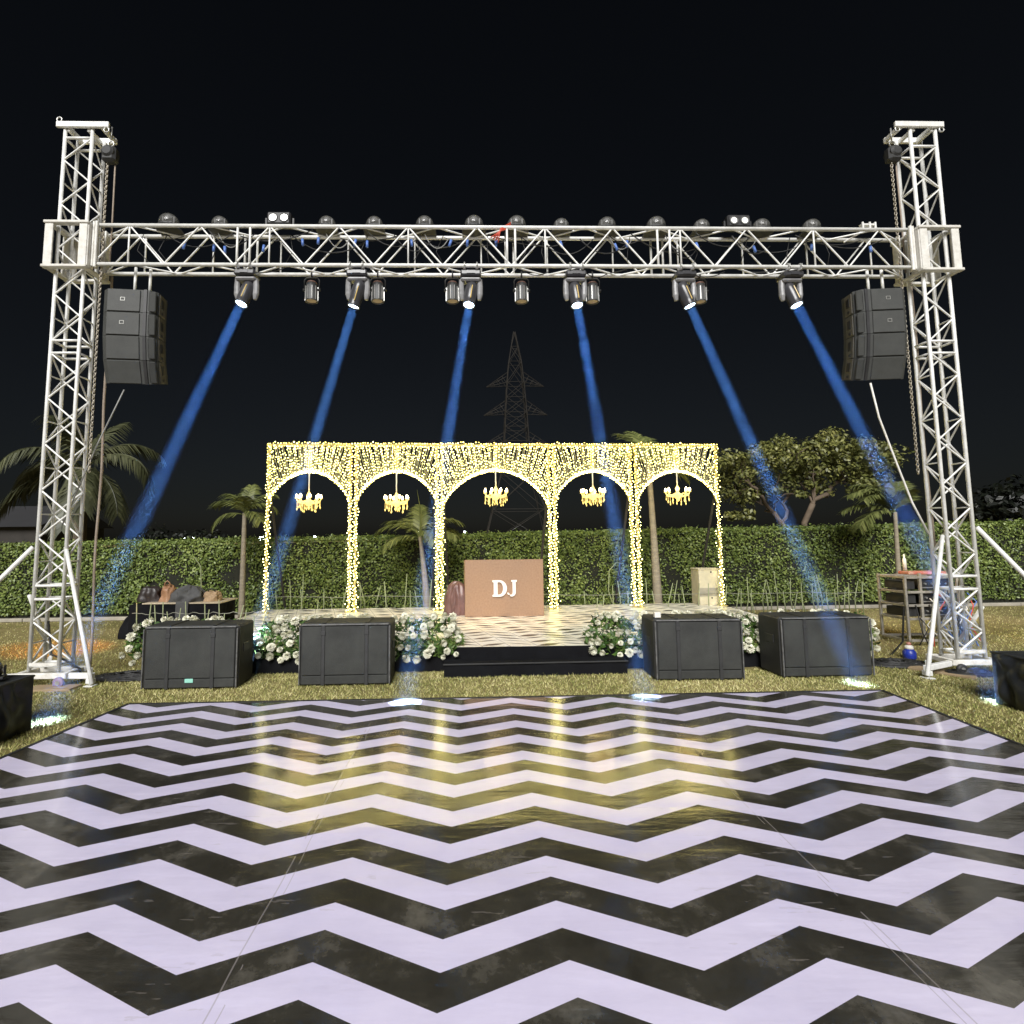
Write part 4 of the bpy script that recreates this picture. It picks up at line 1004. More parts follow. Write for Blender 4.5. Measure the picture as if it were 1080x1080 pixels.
    for j in range(int(W * 1.25 / 0.012)):
        u = -1 + 2 * (j + random.random()) / int(W * 1.25 / 0.012); a_ = j * 2.4; rr = random.uniform(0.012, 0.030)
        gb_.append((u * (hw - 0.02) + rr * cos(a_) * 0.5, rr * cos(a_) - 0.012, arc(u) + rr * sin(a_)))
    for j in range(int((AH - crown) / 0.018)):
        z = crown + j * 0.018; a_ = j * 2.0; yb_.append((0.026 * cos(a_), 0.026 * sin(a_) - 0.01, z))
    V, F = bulbs_mesh(np.array(gb_), 0.0098); tag(link_np('garland_bulbs', V, F, M['bulb'], t), kind='stuff')
    V, F = bulbs_mesh(np.array(yb_), 0.0100); tag(link_np('yellow_bulbs', V, F, M['bulb_y'], t), kind='stuff')
    for sx, dx in ((-1, 0.28), (1, -0.28)) if pi_ in (0, 2, 4) else ((1, -0.25),):
        sl = MB(); sl.box((0, 0, 0), (0.045, 0.03, 2.15), rot=Matrix.Rotation(0.30, 3, 'X')); 
        so_ = MB(); so_.tube((sx * (hw - 0.03), 0.02, 2.15), (sx * (hw - 0.03) + dx * 0.35, 0.75, 0.0), 0.024, 6); so_.build('rear_brace', M['hut'], t)

# ------------------------------------------------------------------ chandeliers
CH = [(326, 525, 'lit gold chandelier hanging in the leftmost arch'), (418, 526, 'lit gold chandelier hanging in the second arch from the left'), (519, 519, 'lit gold chandelier hanging in the wide middle arch, brightest of the five'),
      (622, 519, 'lit gold chandelier hanging in the fourth arch, beside a blue beam'), (712, 518, 'lit gold chandelier hanging in the rightmost arch')]
proto = None
for i, (px, py, lab) in enumerate(CH):
    at_, W = arch_things[i]
    c = at_.location + Vector((0, -0.03, 0)); zc = P(px, py, c.y).z
    if proto is None:
        proto = t = thing('chandelier', lab, 'chandelier', (c.x, c.y, zc), 0.2, 'gold chandeliers hanging in the arches')
        MB().tube((0, 0, 0.10), (0, 0, 2.56 + ZD - zc), 0.012, 8).build('rod', M['label_white'], t, smooth=True)
        b = MB(); b.lathe([(0.01, -0.20), (0.022, -0.185), (0.014, -0.16), (0.05, -0.13), (0.085, -0.09), (0.10, -0.06), (0.05, -0.045), (0.022, -0.02), (0.03, 0.02), (0.045, 0.05), (0.025, 0.08), (0.012, 0.115)], (0, 0, 0), 16); b.build('body', M['crystal'], t, smooth=True)
        for k in range(8):
            a = 2 * PI * k / 8 + 0.2; ca, sa = cos(a), sin(a)
            ar = MB(); ar.path([(0.04 * ca, 0.04 * sa, -0.07), (0.12 * ca, 0.12 * sa, -0.105), (0.19 * ca, 0.19 * sa, -0.085), (0.215 * ca, 0.215 * sa, -0.02)], 0.009, 6); ar.lathe([(0.012, -0.02), (0.032, -0.012), (0.030, -0.004)], (0.215 * ca, 0.215 * sa, 0), 10); ao = ar.build('arm', M['crystal'], t, smooth=True)
            bl = MB(); bl.lathe([(0.009, 0.0), (0.018, 0.016), (0.019, 0.030), (0.011, 0.05), (0.003, 0.064)], (0.215 * ca, 0.215 * sa, 0), 10); bl.build('bulb', M['candle'], ao, smooth=True)
        for k in range(22):
            a = 2 * PI * k / 22; rr = 0.205 if k % 2 else 0.14; z0 = -0.075 if k % 2 else -0.11; L = 0.05 + 0.03 * ((k * 7) % 3)
            dr = MB(); dr.lathe([(0.003, z0), (0.003, z0 - L), (0.013, z0 - L - 0.022), (0.002, z0 - L - 0.05)], (rr * cos(a), rr * sin(a), 0), 6); dr.build('crystal_drop', M['crystal'], t)
        dr = MB(); dr.path([(0.19 * cos(a), 0.19 * sin(a), -0.05 - 0.03 * abs(sin(a * 4))) for a in np.linspace(0, 2 * PI, 81)], [0.012 if k % 2 else 0.005 for k in range(81)], 6); dr.build('bead_ring', M['crystal'], t)
    else:
        t = copy_tree(proto); t['label'] = lab; t.location = (c.x, c.y, zc)

# ------------------------------------------------------------------ booth with the letters
bl_, br_ = G(490.5, 651, ZD), G(574, 649.5, ZD)
BWid = (br_ - bl_).length; BH = 0.945
booth = thing('dj_booth', 'copper coloured booth panel with white DJ lettering on the stage', 'booth', ((bl_ + br_) / 2), math.atan2((br_ - bl_).y, (br_ - bl_).x))
p = MB(); p.box((0, 0.02, BH / 2), (BWid, 0.04, BH), bev=0.006); p.build('front_panel', M['copper'], booth)
for sx in (-1, 1):
    p = MB(); p.box((sx * (BWid / 2 - 0.02), 0.245, BH / 2 - 0.012), (0.036, 0.40, BH - 0.03), bev=0.005); p.build('side_panel', M['copper_edge'], booth)
p = MB(); p.box((0, 0.24, BH - 0.05), (BWid - 0.085, 0.38, 0.03), bev=0.004); p.build('table_top', M['cab_dark'], booth)
def prism(outer, inner, y0, y1):
    mb = MB(); n = len(outer)
    if inner:
        vs = [(x, y0, z) for x, z in outer] + [(x, y0, z) for x, z in inner] + [(x, y1, z) for x, z in outer] + [(x, y1, z) for x, z in inner]
        fs = []
        for i in range(n):
            j = (i + 1) % n
            fs += [(i, j, n + j, n + i), (2 * n + j, 2 * n + i, 3 * n + i, 3 * n + j), (j, i, 2 * n + i, 2 * n + j), (n + i, n + j, 3 * n + j, 3 * n + i)]
        return mb.add(vs, fs)
    vs = [(x, y0, z) for x, z in outer] + [(x, y1, z) for x, z in outer]
    return mb.add(vs, [tuple(range(n)), tuple(range(2 * n - 1, n - 1, -1))] + [(i + n, (i + 1) % n + n, (i + 1) % n, i) for i in range(n)])
LH = 0.27; lz = BH * 0.50 - LH / 2 - 0.005
# D: serifed stem with a bowl, counter cut out
def D_loops(x0, z0, h):
    w_ = h * 0.90; outer = [(x0, z0), (x0 + w_ * 0.45, z0)]
    for a in np.linspace(-PI / 2, PI / 2, 15): outer.append((x0 + w_ * 0.50 + w_ * 0.50 * cos(a), z0 + h / 2 + h / 2 * sin(a)))
    outer += [(x0 + w_ * 0.45, z0 + h), (x0, z0 + h), (x0, z0 + h * 0.90), (x0 + w_ * 0.09, z0 + h * 0.88), (x0 + w_ * 0.09, z0 + h * 0.12), (x0, z0 + h * 0.10)]
    ix0 = x0 + w_ * 0.35; t_ = h * 0.115; inner = [(ix0, z0 + t_), (ix0 + w_ * 0.10, z0 + t_)]
    for a in np.linspace(-PI / 2, PI / 2, 15): inner.append((x0 + w_ * 0.48 + w_ * 0.26 * cos(a), z0 + h / 2 + (h / 2 - t_) * sin(a)))
    inner += [(ix0 + w_ * 0.10, z0 + h - t_), (ix0, z0 + h - t_), (ix0, z0 + h * 0.80), (ix0, z0 + h * 0.70), (ix0, z0 + h * 0.30), (ix0, z0 + h * 0.20)]
    return outer, inner
o_, i_ = D_loops(-0.205, lz, LH)
prism(o_, i_, -0.030, -0.001).build('letter', M['letter'], booth)
def J_poly(x0, z0, h):
    w_ = h * 0.62; L = x0
    pts = [(L + w_ * 0.42, z0 + h), (L + w_ * 0.42, z0 + h * 0.90), (L + w_ * 0.54, z0 + h * 0.88), (L + w_ * 0.54, z0 + h * 0.24)]
    for a in np.linspace(0, -PI * 0.80, 9): pts.append((L + w_ * 0.37 + w_ * 0.17 * cos(a), z0 + h * 0.24 + h * 0.15 * sin(a)))
    for a in np.linspace(2.2, 5.6, 9): pts.append((L + w_ * 0.14 + w_ * 0.13 * cos(a), z0 + h * 0.19 + h * 0.085 * sin(a)))
    for a in np.linspace(-PI * 0.62, 0, 9): pts.append((L + w_ * 0.44 + w_ * 0.40 * cos(a), z0 + h * 0.25 + h * 0.25 * sin(a)))
    pts += [(L + w_ * 0.84, z0 + h * 0.88), (L + w_ * 0.97, z0 + h * 0.90), (L + w_ * 0.97, z0 + h)]
    return pts
jo = prism(J_poly(0.045, lz, LH), None, -0.030, -0.001).build('letter', M['letter'], booth)

# draped satin beside the booth
def heap(name, mat_, sx, sy, sz, seed, parent=None, n=22, m=12, power=0.8, amp=0.18, fold=9):
    mb = MB(); vs = []; fs = []; r = random.Random(seed); off = Vector((r.uniform(0, 40), r.uniform(0, 40), 0))
    for j in range(m + 1):
        tt = j / m; ph = tt * PI / 2
        for i in range(n):
            a = 2 * PI * i / n; rr = cos(ph) ** power
            k = 1 + amp * (mnoise.noise(Vector((2 * cos(a), 2 * sin(a), tt * 2)) + off) * 1.6 + mnoise.noise(Vector((5 * cos(a), 5 * sin(a), tt * 5)) + off) * 0.7) + 0.05 * sin(fold * a + seed) * (1 - tt)
            vs.append((sx * rr * k * cos(a), sy * rr * k * sin(a), sz * sin(ph) * (1 + 0.12 * mnoise.noise(Vector((cos(a), sin(a), 5 + tt)) + off) * (1 if j < m else 0))))
    for j in range(m):
        for i in range(n): fs.append((j * n + i, j * n + (i + 1) % n, (j + 1) * n + (i + 1) % n, (j + 1) * n + i))
    mb.add(vs, fs); return mb.build(name, mat_, parent, smooth=True)
q = P(482, 646, 9.05); q.z = ZD + 0.002
o = heap('draped_cloth', M['satin'], 0.22, 0.20, 0.56, 4, power=0.75, fold=11, amp=0.22, n=60, m=20); o.location = q
tag(o, 'mauve satin cloth bunched up against the left side of the copper booth', 'cloth')

# ------------------------------------------------------------------ carton behind the right arch
q = G(748, 643, 0.0); q = Vector((arch_x(747)[0], AY(4.4) + 0.42, ZD + 0.002))
q = P(747, 640, 9.75 + 0.4); q.z = ZD
t = thing('carton', 'cream carton with dark holes standing behind the rightmost arch post', 'carton', q, 0.06)
hw_ = 0.24
p = MB(); p.box((0, 0, 0.33), (2 * hw_, 0.32, 0.66), bev=0.008); p.build('box', M['cream'], t)
p = MB(); p.box((0, 0, 0.675), (2 * hw_ + 0.02, 0.34, 0.028), bev=0.006); p.build('lid', M['cream'], t)
p = MB(); p.box((0, -0.1625, 0.24), (2 * hw_ - 0.01, 0.006, 0.16)); p.build('grey_band', M['cream_dark'], t)
p = MB()
for zz in (0.62, 0.13): p.lathe([(0.016, 0.0), (0.014, 0.004)], (0.0, -0.1635, zz), 10, R=RX)
p.build('hole', M['black'], t)

# ------------------------------------------------------------------ flower beds on the stage front
fl_proto = []
for s_ in range(3):
    mb = MB(); r = random.Random(s_ + 50)
    # a pompom of small petals round a ball
    for k in range(64):
        z = 1 - 2 * (k + .5) / 64; a = k * 2.39996; rr = math.sqrt(1 - z * z); d = Vector((rr * cos(a), rr * sin(a), z))
        tn = d.cross(Vector((0.3, 0.2, 1))).normalized(); bn = d.cross(tn)
        L = 0.046 * r.uniform(0.85, 1.1); wv = 0.013
        mb.add([d * 0.018 - tn * 0.006, d * 0.018 + tn * 0.006, d * L * 0.8 + tn * wv + bn * 0.004, d * L + bn * 0.012, d * L * 0.8 - tn * wv + bn * 0.004], [(0, 1, 2, 3, 4)])
    fl_proto.append(mb.mesh('flower', M['petal'], smooth=False))
BEDS = [(137, 264, 'flower bed of white blooms and leaves behind the far left subwoofer', 0), (266, 396, 'white flower bed between the far left subwoofer and the one by the step', 0), (396, 487, 'white flower bed spilling over the stage edge left of the step', 1),
        (615, 691, 'white flower bed spilling over the stage edge right of the step', 1), (694, 802, 'white flower bed showing in the gap between the two right subwoofers', 0), (804, 918, 'flower bed of white blooms and leaves behind the far right subwoofer', 0)]
for bi, (pa, pb, lab, full) in enumerate(BEDS):
    def front(px):
        Y = 6.3
        for _ in range(5):
            x = (px - PCX) / FPX * Y; Y = 6.26 + (x + 3.95) * 0.0222
        return Vector((x, Y, 0))
    a, b = front(pa), front(pb); L = (b - a).length; rz = math.atan2(b.y - a.y, b.x - a.x)
    t = thing('flower_bed', lab, 'flowers', ((a.x + b.x) / 2, (a.y + b.y) / 2, ZD), rz, 'white flower beds along the stage front')
    n = int(L * 900)
    u = rng.uniform(-L / 2, L / 2, n); ang = rng.uniform(-0.9, PI * 0.75, n); rad = rng.uniform(0.35, 1.0, n) ** 0.6
    hump = 0.80 + 0.25 * np.sin(u * 5 + bi) 
    ex = np.clip((L / 2 - np.abs(u)) / 0.12, 0.45, 1.0)
    py_ = -0.02 + 0.15 - rad * 0.20 * np.cos(ang * 1.0) * ex; pz_ = 0.02 + rad * (0.265 + 0.06 * hump) * np.sin(ang) * ex + np.where(np.sin(ang) < 0, 0.13 * rad * 0.9, 0.0)
    py_ = np.where(pz_ < 0.01, np.minimum(py_, -0.035), py_)
    pts = np.stack([u, py_, pz_], 1)
    nr = np.stack([np.zeros(n), -np.cos(ang), np.sin(ang)], 1)
    V, F = leaves(pts, nr, 0.085, 0.36, 0.8)
    link_np('foliage', V, F, M['flower_leaf'], t)
    # taller sprigs
    nf = int(L * 40)
    r = random.Random(90 + bi); placed = []
    tries = 0
    while len(placed) < nf and tries < 2500:
        tries += 1
        uu = r.uniform(-L / 2 + 0.02, L / 2 - 0.02); aa = r.uniform(-0.85, 1.9)
        e_ = min(1, max(.5, (L / 2 - abs(uu)) / 0.12))
        y = 0.13 - 0.215 * cos(aa) * e_; z = 0.02 + (0.335 if aa > 0 else 0.19) * sin(aa) * e_
        if z < 0.02: y = min(y, -0.06)
        if all((uu - p[0]) ** 2 + (y - p[1]) ** 2 + (z - p[2]) ** 2 > 0.0060 for p in placed): placed.append((uu, y, z))
    for p_ in placed:
        fo = bpy.data.objects.new('flower', fl_proto[r.randrange(3)]); COL.objects.link(fo); fo.parent = t; fo.location = p_; sc_ = r.uniform(0.72, 1.22); fo.scale = (sc_,) * 3; fo.rotation_euler = (r.uniform(-.5, .5) + 0.6, r.uniform(-.4, .4), r.uniform(0, 6))

# ------------------------------------------------------------------ canes in a row in front of the hedge
proto_me = []
for k in range(4):
    mb = MB(); h = (0.62, 0.78, 0.70, 0.52)[k]; r = random.Random(k)
    mb.path([(0, 0, 0), (r.uniform(-.02, .02), r.uniform(-.02, .02), h * .5), (r.uniform(-.05, .05), 0, h)], [0.011, 0.010, 0.007], 6)
    proto_me.append(mb.mesh('cane', M['stake'], smooth=True))
r = random.Random(77)
cane_px = list(np.arange(146, 282, 7.2)) + list(np.arange(286, 480, 9.2)) + list(np.arange(618, 682, 9.0)) + list(np.arange(690, 762, 9)) + list(np.arange(766, 912, 5.9))
for px in cane_px:
    px += r.uniform(-3, 3); left = px < 282
    Y = (8.0 if left else 10.05) + r.uniform(-.25, .25); q = P(px, 600, Y)
    o = bpy.data.objects.new('garden_cane', proto_me[r.randrange(4)]); COL.objects.link(o); s_ = r.uniform(0.85, 1.2) * (0.92 if left else 1.0)
    o.location = (q.x, Y, 0.0); o.rotation_euler = (r.gauss(0, .05), r.gauss(0, .12), r.uniform(0, 6)); o.scale = (1, 1, s_)
    if left: tag(o, 'thin bamboo cane standing before the table left of the stage', 'cane', 'canes before the table')
    else: tag(o, 'thin bamboo cane standing in the row along the foot of the hedge', 'cane', 'canes along the hedge')
for (p0, p1, yy, lab) in ((140, 282, 7.9, 'twine strung between the canes before the table'), (286, 912, 9.95, 'twine strung along the canes at the hedge')):
    mb = MB(); a, b = P(p0, 633, yy), P(p1, 633, yy); a.z = b.z = 0.50
    mb.path([a.lerp(b, i / 40) + Vector((0, 0, 0.012 * sin(i * 1.1) - 0.006 * (i % 3))) for i in range(41)], 0.0045, 5)
    tag(mb.build('twine', M['twine'], None), lab, 'twine')
# curved dead stems
for (px, py0, py1, bend, yy, lab) in ((208, 640, 587, -0.10, 8.7, 'curved pale dry stem rising behind the bags on the table'), (647, 640, 592, 0.14, 10.2, 'curved pale dry stem bent over inside the fourth arch')):
    a, b = P(px, py0, yy), P(px, py1, yy)
    mb = MB(); mb.path([a, a.lerp(b, .35) + Vector((-bend * .7, 0, 0)), a.lerp(b, .8) + Vector((-bend * .6, 0, 0)), b + Vector((bend * .4, 0, -0.02)), b + Vector((bend * 1.1, 0, -0.04))], [0.012, 0.011, 0.009, 0.007, 0.004], 6)
    tag(mb.build('dry_stem', M['stake'], None, smooth=True), lab, 'stem')

# ------------------------------------------------------------------ table with bags, left of the stage
tz = 0.60; tyy = 8.55
a, b = P(150, 634, tyy), P(239, 634, tyy); tzc = (a.z + b.z) / 2
t = thing('side_table', 'low table in a black cloth beside the stage, left, with bags on it', 'table', ((a.x + b.x) / 2, tyy, 0), 0.03)
tw_ = (b - a).length
cloth_box(tw_, 0.62, tzc - 0.02, 40, 12, 0.045, 61).build('tablecloth', M['cloth'], t, smooth=True)
p = MB(); p.box((0.12, 0, tzc), (tw_ - 0.16, 0.64, 0.018), bev=0.004); p.build('tabletop', M['tabletop'], t)
tx, ty = (a.x + b.x) / 2, tyy
o = heap('black_cloth_bundle', M['cloth'], 0.20, 0.24, 0.40, 8, power=0.8, n=60, m=18); qq = P(143, 660, 8.75); o.location = (qq.x, 8.75, 0); tag(o, 'heap of black cloth on the grass at the left end of the side table', 'cloth')
def bag(label, px, w_, h_, m_, seed, handle=True, hm=None):
    q = P(px, 630, ty); tt = thing('bag', label, 'bag', (q.x, ty - 0.05, tzc + 0.010), 0.1)
    heap('bag_body', m_, w_ / 2, 0.13, h_, seed, tt, power=0.42, amp=0.20, fold=5, n=48, m=18)
    if handle:
        mb = MB(); mb.path([(-w_ * .22, -0.05, h_ * .85), (-w_ * .15, -0.07, h_ * 1.15), (0, -0.075, h_ * 1.28), (w_ * .15, -0.07, h_ * 1.15), (w_ * .22, -0.05, h_ * .85)], 0.010, 6); mb.build('handle', hm or m_, tt, smooth=True)
bag('dark brown black handbag at the left end of the side table', 161, 0.38, 0.24, M['blackbag'], 12, False)
bag('tan leather bag between the dark bag and the grey jacket', 180, 0.24, 0.26, M['tan'], 15)
bag('woven straw bag with a looped handle at the right end of the table', 226, 0.28, 0.16, M['wicker'], 18, True, M['black'])
q = P(203, 630, ty); o = heap('jacket', M['greycloth'], 0.27, 0.20, 0.25, 31, power=0.8, amp=0.34, fold=9, n=60, m=18); o.location = (q.x, ty - 0.06, tzc + 0.010); tag(o, 'crumpled grey jacket lying between the bags on the side table', 'jacket')
mb = MB(); mb.box((q.x + 0.02, ty - 0.335, tzc - 0.17), (0.20, 0.02, 0.40), bev=0.008); 
slv = mb.build('sleeve', M['greycloth'], None); slv.parent = o; slv.location = (-o.location.x, -o.location.y, -o.location.z)

# ------------------------------------------------------------------ amplifier rack and cables by the right tower
q = G(980, 690, 0.0); ry = q.y + 0.55
a, b = P(953, 660, ry), P(1013, 660, ry); rw = (b - a).length; rxm = (a.x + b.x) / 2
rk = thing('amplifier_rack', 'open rack of amplifiers with a red bar on top, behind the right tower foot', 'amplifier rack', (rxm, ry + 0.2, 0), 0.04)
p = MB()
for sx in (-1, 1):
    for sy in (-1, 1): p.box((sx * (rw / 2 - 0.02), sy * 0.23, 0.53), (0.034, 0.034, 0.93), bev=0.004)
for zz in (0.075, 0.38, 0.57, 0.76, 0.97):
    p.box((0, -0.232, zz), (rw - 0.084, 0.03, 0.035), bev=0.004); p.box((0, 0.232, zz), (rw - 0.084, 0.03, 0.035), bev=0.004)
    for sx in (-1, 1): p.box((sx * (rw / 2 - 0.022), 0, zz), (0.034, 0.41, 0.033), bev=0.004)
p.box((-rw * 0.20, -0.228, 0.58), (0.035, 0.03, 0.9))
p.build('frame', M['rackframe'], rk)
for zz in (0.475, 0.665, 0.865):
    am = MB(); am.box((rw * 0.12, 0, zz), (rw * 0.58, 0.40, 0.145), bev=0.006)
    ao = am.build('amplifier', M['black'], rk)
    kn = MB()
    for k in range(4): kn.lathe([(0.016, 0.0), (0.013, 0.02)], (-rw * 0.08 + k * rw * 0.13, -0.20, zz + 0.01), 8, R=RX)
    kn.box((rw * 0.12, -0.203, zz - 0.045), (rw * 0.5, 0.006, 0.012)); kn.build('knob', M['galv'], ao)
    cbx = MB(); cbx.box((-rw * 0.33, 0.0, zz - 0.01), (rw * 0.16, 0.38, 0.12), bev=0.006); cbx.build('side_case', M['cab_dark'], rk)
p = MB(); p.box((0.06, -0.05, 1.025), (rw * 0.72, 0.20, 0.045), bev=0.008); p.build('red_bar', M['redbar'], rk)
p = MB(); p.lathe([(0.025, 0), (0.025, 0.16), (0.012, 0.19), (0.010, 0.24)], (-rw * 0.22, -0.02, 1.06), 12); p.build('bottle', M['label_white'], rk, smooth=True)
p = MB()
rr_ = random.Random(5)
for k in range(14):
    x0 = rr_.uniform(-rw * .4, rw * .5); p.path([(x0, -0.26, rr_.uniform(.4, 1.0)), (x0 + rr_.uniform(-.1, .1), -0.31, rr_.uniform(.2, .5)), (x0 + rr_.uniform(-.2, .2), -0.34, 0.03)], 0.008, 5)
p.build('patch_cable', M['cable'], rk, smooth=True)
for m_, n_ in (('cable_grey', 5), ('redcord', 2), ('label_white', 2), ('paleblue', 2)):
    for k in range(n_):
        p = MB(); x0 = rr_.uniform(-rw * .1, rw * .65); z0 = rr_.uniform(.4, .95)
        p.path([(x0, -0.255, z0), (x0 + rr_.uniform(-.1, .1), -0.33, z0 - .12), (x0 + rr_.uniform(-.15, .15), -0.30, z0 * .45), (x0 + rr_.uniform(-.2, .2), -0.38, 0.02)], 0.008, 5); p.build('patch_cable', M[m_], rk, smooth=True)
q = G(968, 697)
t = thing('power_plug', 'bright blue round power connector standing on the grass by the rack', 'connector', (q.x, q.y + 0.12, 0), 0.3); t.scale = (0.85, 0.85, 0.72)
p = MB(); p.lathe([(0.075, 0.0), (0.085, 0.02), (0.085, 0.12), (0.065, 0.15), (0.055, 0.17)], (0, 0, 0.0), 16); p.build('body', M['blue'], t, smooth=True)
p = MB(); p.lathe([(0.05, 0.165), (0.06, 0.18), (0.055, 0.22), (0.03, 0.24)], (0, 0, 0.0), 14); p.build('cap', M['label_white'], t, smooth=True)
p = MB(); p.lathe([(0.025, 0.24), (0.034, 0.25), (0.030, 0.28), (0.02, 0.29)], (0, 0, 0.0), 12); p.build('red_top', M['redbar'], t, smooth=True)
def pile(label, c, sx, sy, seed, n=16, m_='cable'):
    r = random.Random(seed); mb = MB()
    for k in range(n):
        pts = []; a0 = r.uniform(0, 6); ra = r.uniform(.25, 1)
        for i in range(16):
            a = a0 + i * 0.5; pts.append((c[0] + sx * ra * cos(a) * r.uniform(.85, 1.1) + r.uniform(-.02, .02), c[1] + sy * ra * sin(a) * r.uniform(.85, 1.1), 0.012 + r.uniform(0, .07) * (1.1 - ra)))
        mb.path(pts, 0.011, 5)
    tag(mb.build('cable_pile', M[m_], None, smooth=True), label, 'cable')
q = G(135, 716); pile('heap of black cables on the grass right of the left tower foot', (q.x, q.y + 0.05), 0.42, 0.20, 4, 30)
q = G(945, 701); pile('coils of black cable on the grass in front of the amplifier rack', (q.x, q.y), 0.40, 0.22, 6, 22)
q = G(1025, 712); pile('tangle of cables under the foot of the right tower', (q.x, q.y), 0.34, 0.16, 9, 20)
mb = MB(); a, b = P(953, 640, ry), G(915, 698); mb.path([a, a.lerp(b, .3) + Vector((0.02, -0.1, -0.25)), a.lerp(b, .65) + Vector((0, -0.05, -0.25)), b + Vector((0.2, 0, 0.03)), b + Vector((0, 0, 0.015))], 0.012, 6)
tag(mb.build('loose_cable', M['cable'], None, smooth=True), 'black cable drooping from the rack to the grass', 'cable')
mb = MB(); a = P(51, 655, 6.0); mb.path([a, P(54, 690, 5.95), P(70, 697, 5.9), P(84, 705, 5.85), G(86, 718)], 0.012, 6)
tag(mb.build('loose_cable', M['cable'], None, smooth=True), 'black cable looping at the foot of the left tower', 'cable')
for (pxa, pya, pxb, pyb, lab) in ((960, 705, 1030, 716, 'bare wooden plank lying under the right tower foot'), (32, 728, 80, 727, 'bare wooden plank lying under the left tower foot')):
    a, b = G(pxa, pya), G(pxb, pyb); d = b - a; mb = MB(); c = (a + b) / 2
    mb.box((0, 0, 0.016), (d.length, 0.20, 0.028), bev=0.004); o = mb.build('plank', M['wood'], None); o.location = (c.x, c.y, 0); o.rotation_euler = (0, 0, math.atan2(d.y, d.x)); tag(o, lab, 'plank')

# ------------------------------------------------------------------ hedge
def hedge():
    t = thing('hedge', 'long clipped green hedge running along the back of the lawn', 'hedge', (HB[0][0], HB[0][1], 0), HA)
    L = math.hypot(HB[1][0] - HB[0][0], HB[1][1] - HB[0][1])
    H = lambda x: 1.46 + 0.40 * x / L
    mb = MB(); nx = 80; d = 0.95; vs = []
    for i in range(nx + 1):
        x = L * i / nx; h = H(x) - 0.08
        for (y, z) in ((0.08, 0.02), (0.06, h * .55), (0.08, h), (d, h), (d, 0.02)): vs.append((x, y + 0.03 * sin(i * 1.7 + z), z))
    fs = [(i * 5 + k, (i + 1) * 5 + k, (i + 1) * 5 + k + 1, i * 5 + k + 1) for i in range(nx) for k in range(4)]
    mb.add(vs, fs); mb.build('twigs', M['hedge_core'], t)
    n = 90000; x = rng.uniform(0, L, n); z = rng.uniform(0.06, 1.0, n) * (1.46 + 0.40 * x / L)
    bulge = np.array([mnoise.noise(Vector((a * 1.6, b * 1.8, 3.0))) for a, b in zip(x[:], z[:])])
    dens = np.array([mnoise.noise(Vector((a * 5, b * 5, 9.0))) for a, b in zip(x, z)])
    keep = dens > -0.62
    y = 0.03 - 0.10 * bulge + rng.uniform(-0.04, 0.07, n) - 0.05 * np.clip(dens, 0, 1)
    P1 = np.stack([x, y, z], 1)[keep]; N1 = np.tile(np.array([[0, -1.0, 0.35]]), (len(P1), 1))
    m = 26000; x = rng.uniform(0, L, m); yy = rng.uniform(-0.02, 0.9, m)
    top = (1.46 + 0.40 * x / L) + np.array([0.05 * mnoise.noise(Vector((a * 2.2, b, 0))) for a, b in zip(x, yy)]) + rng.uniform(-0.05, 0.05, m) + 0.06 * (rng.random(m) > 0.97)
    P2 = np.stack([x, yy, top], 1); N2 = np.tile(np.array([[0, -0.2, 1.0]]), (m, 1))
    V, F = leaves(np.concatenate([P1, P2]), np.concatenate([N1, N2]), 0.061, 0.58, 0.75)
    link_np('foliage', V, F, M['hedge_leaf'], t)
hedge()

# ------------------------------------------------------------------ palms and trees
def frond(V, F, R, base, az, L, up, droop_, nl=34, leaf=0.30, width=0.022, rachis=None, hang=0.5):
    """rachis curve with two rows of narrow leaflets"""
    pts = []
    p = Vector(base); el = up
    n = 16
    for i in range(n + 1):
        pts.append(p.copy()); el_ = el - droop_ * (i / n) ** 1.3
        p = p + Vector((cos(az) * cos(el_), sin(az) * cos(el_), sin(el_))) * (L / n)
    rachis.path(pts, [0.016 * L / 1.6 * (1 - 0.8 * i / n) + 0.003 for i in range(n + 1)], 5)
    side = Vector((-sin(az), cos(az), 0))
    for k in range(nl):
        t = 0.12 + 0.88 * k / (nl - 1); i = min(n - 1, int(t * n)); f = t * n - i
        c = pts[i].lerp(pts[i + 1], f); d = (pts[i + 1] - pts[i]).normalized()
        l = leaf * (0.45 + 0.75 * sin(PI * min(1, t * 0.82 + 0.12))) * R.uniform(.85, 1.15)
        for s_ in (-1, 1):
            dirv = (side * s_ * 0.85 + d * 0.75 + Vector((0, 0, R.uniform(-.1, .25) - hang * 0.4))).normalized()
            m_ = c + dirv * l * .5; e = c + dirv * l + Vector((0, 0, -hang * l * 0.55))
            wv = d.cross(dirv).normalized().cross(dirv).normalized() * width
            o = len(V); V += [c - wv * .5, c + wv * .5, m_ + wv, m_ - wv, e]
            F += [(o, o + 1, o + 2, o + 3), (o + 3, o + 2, o + 4)]
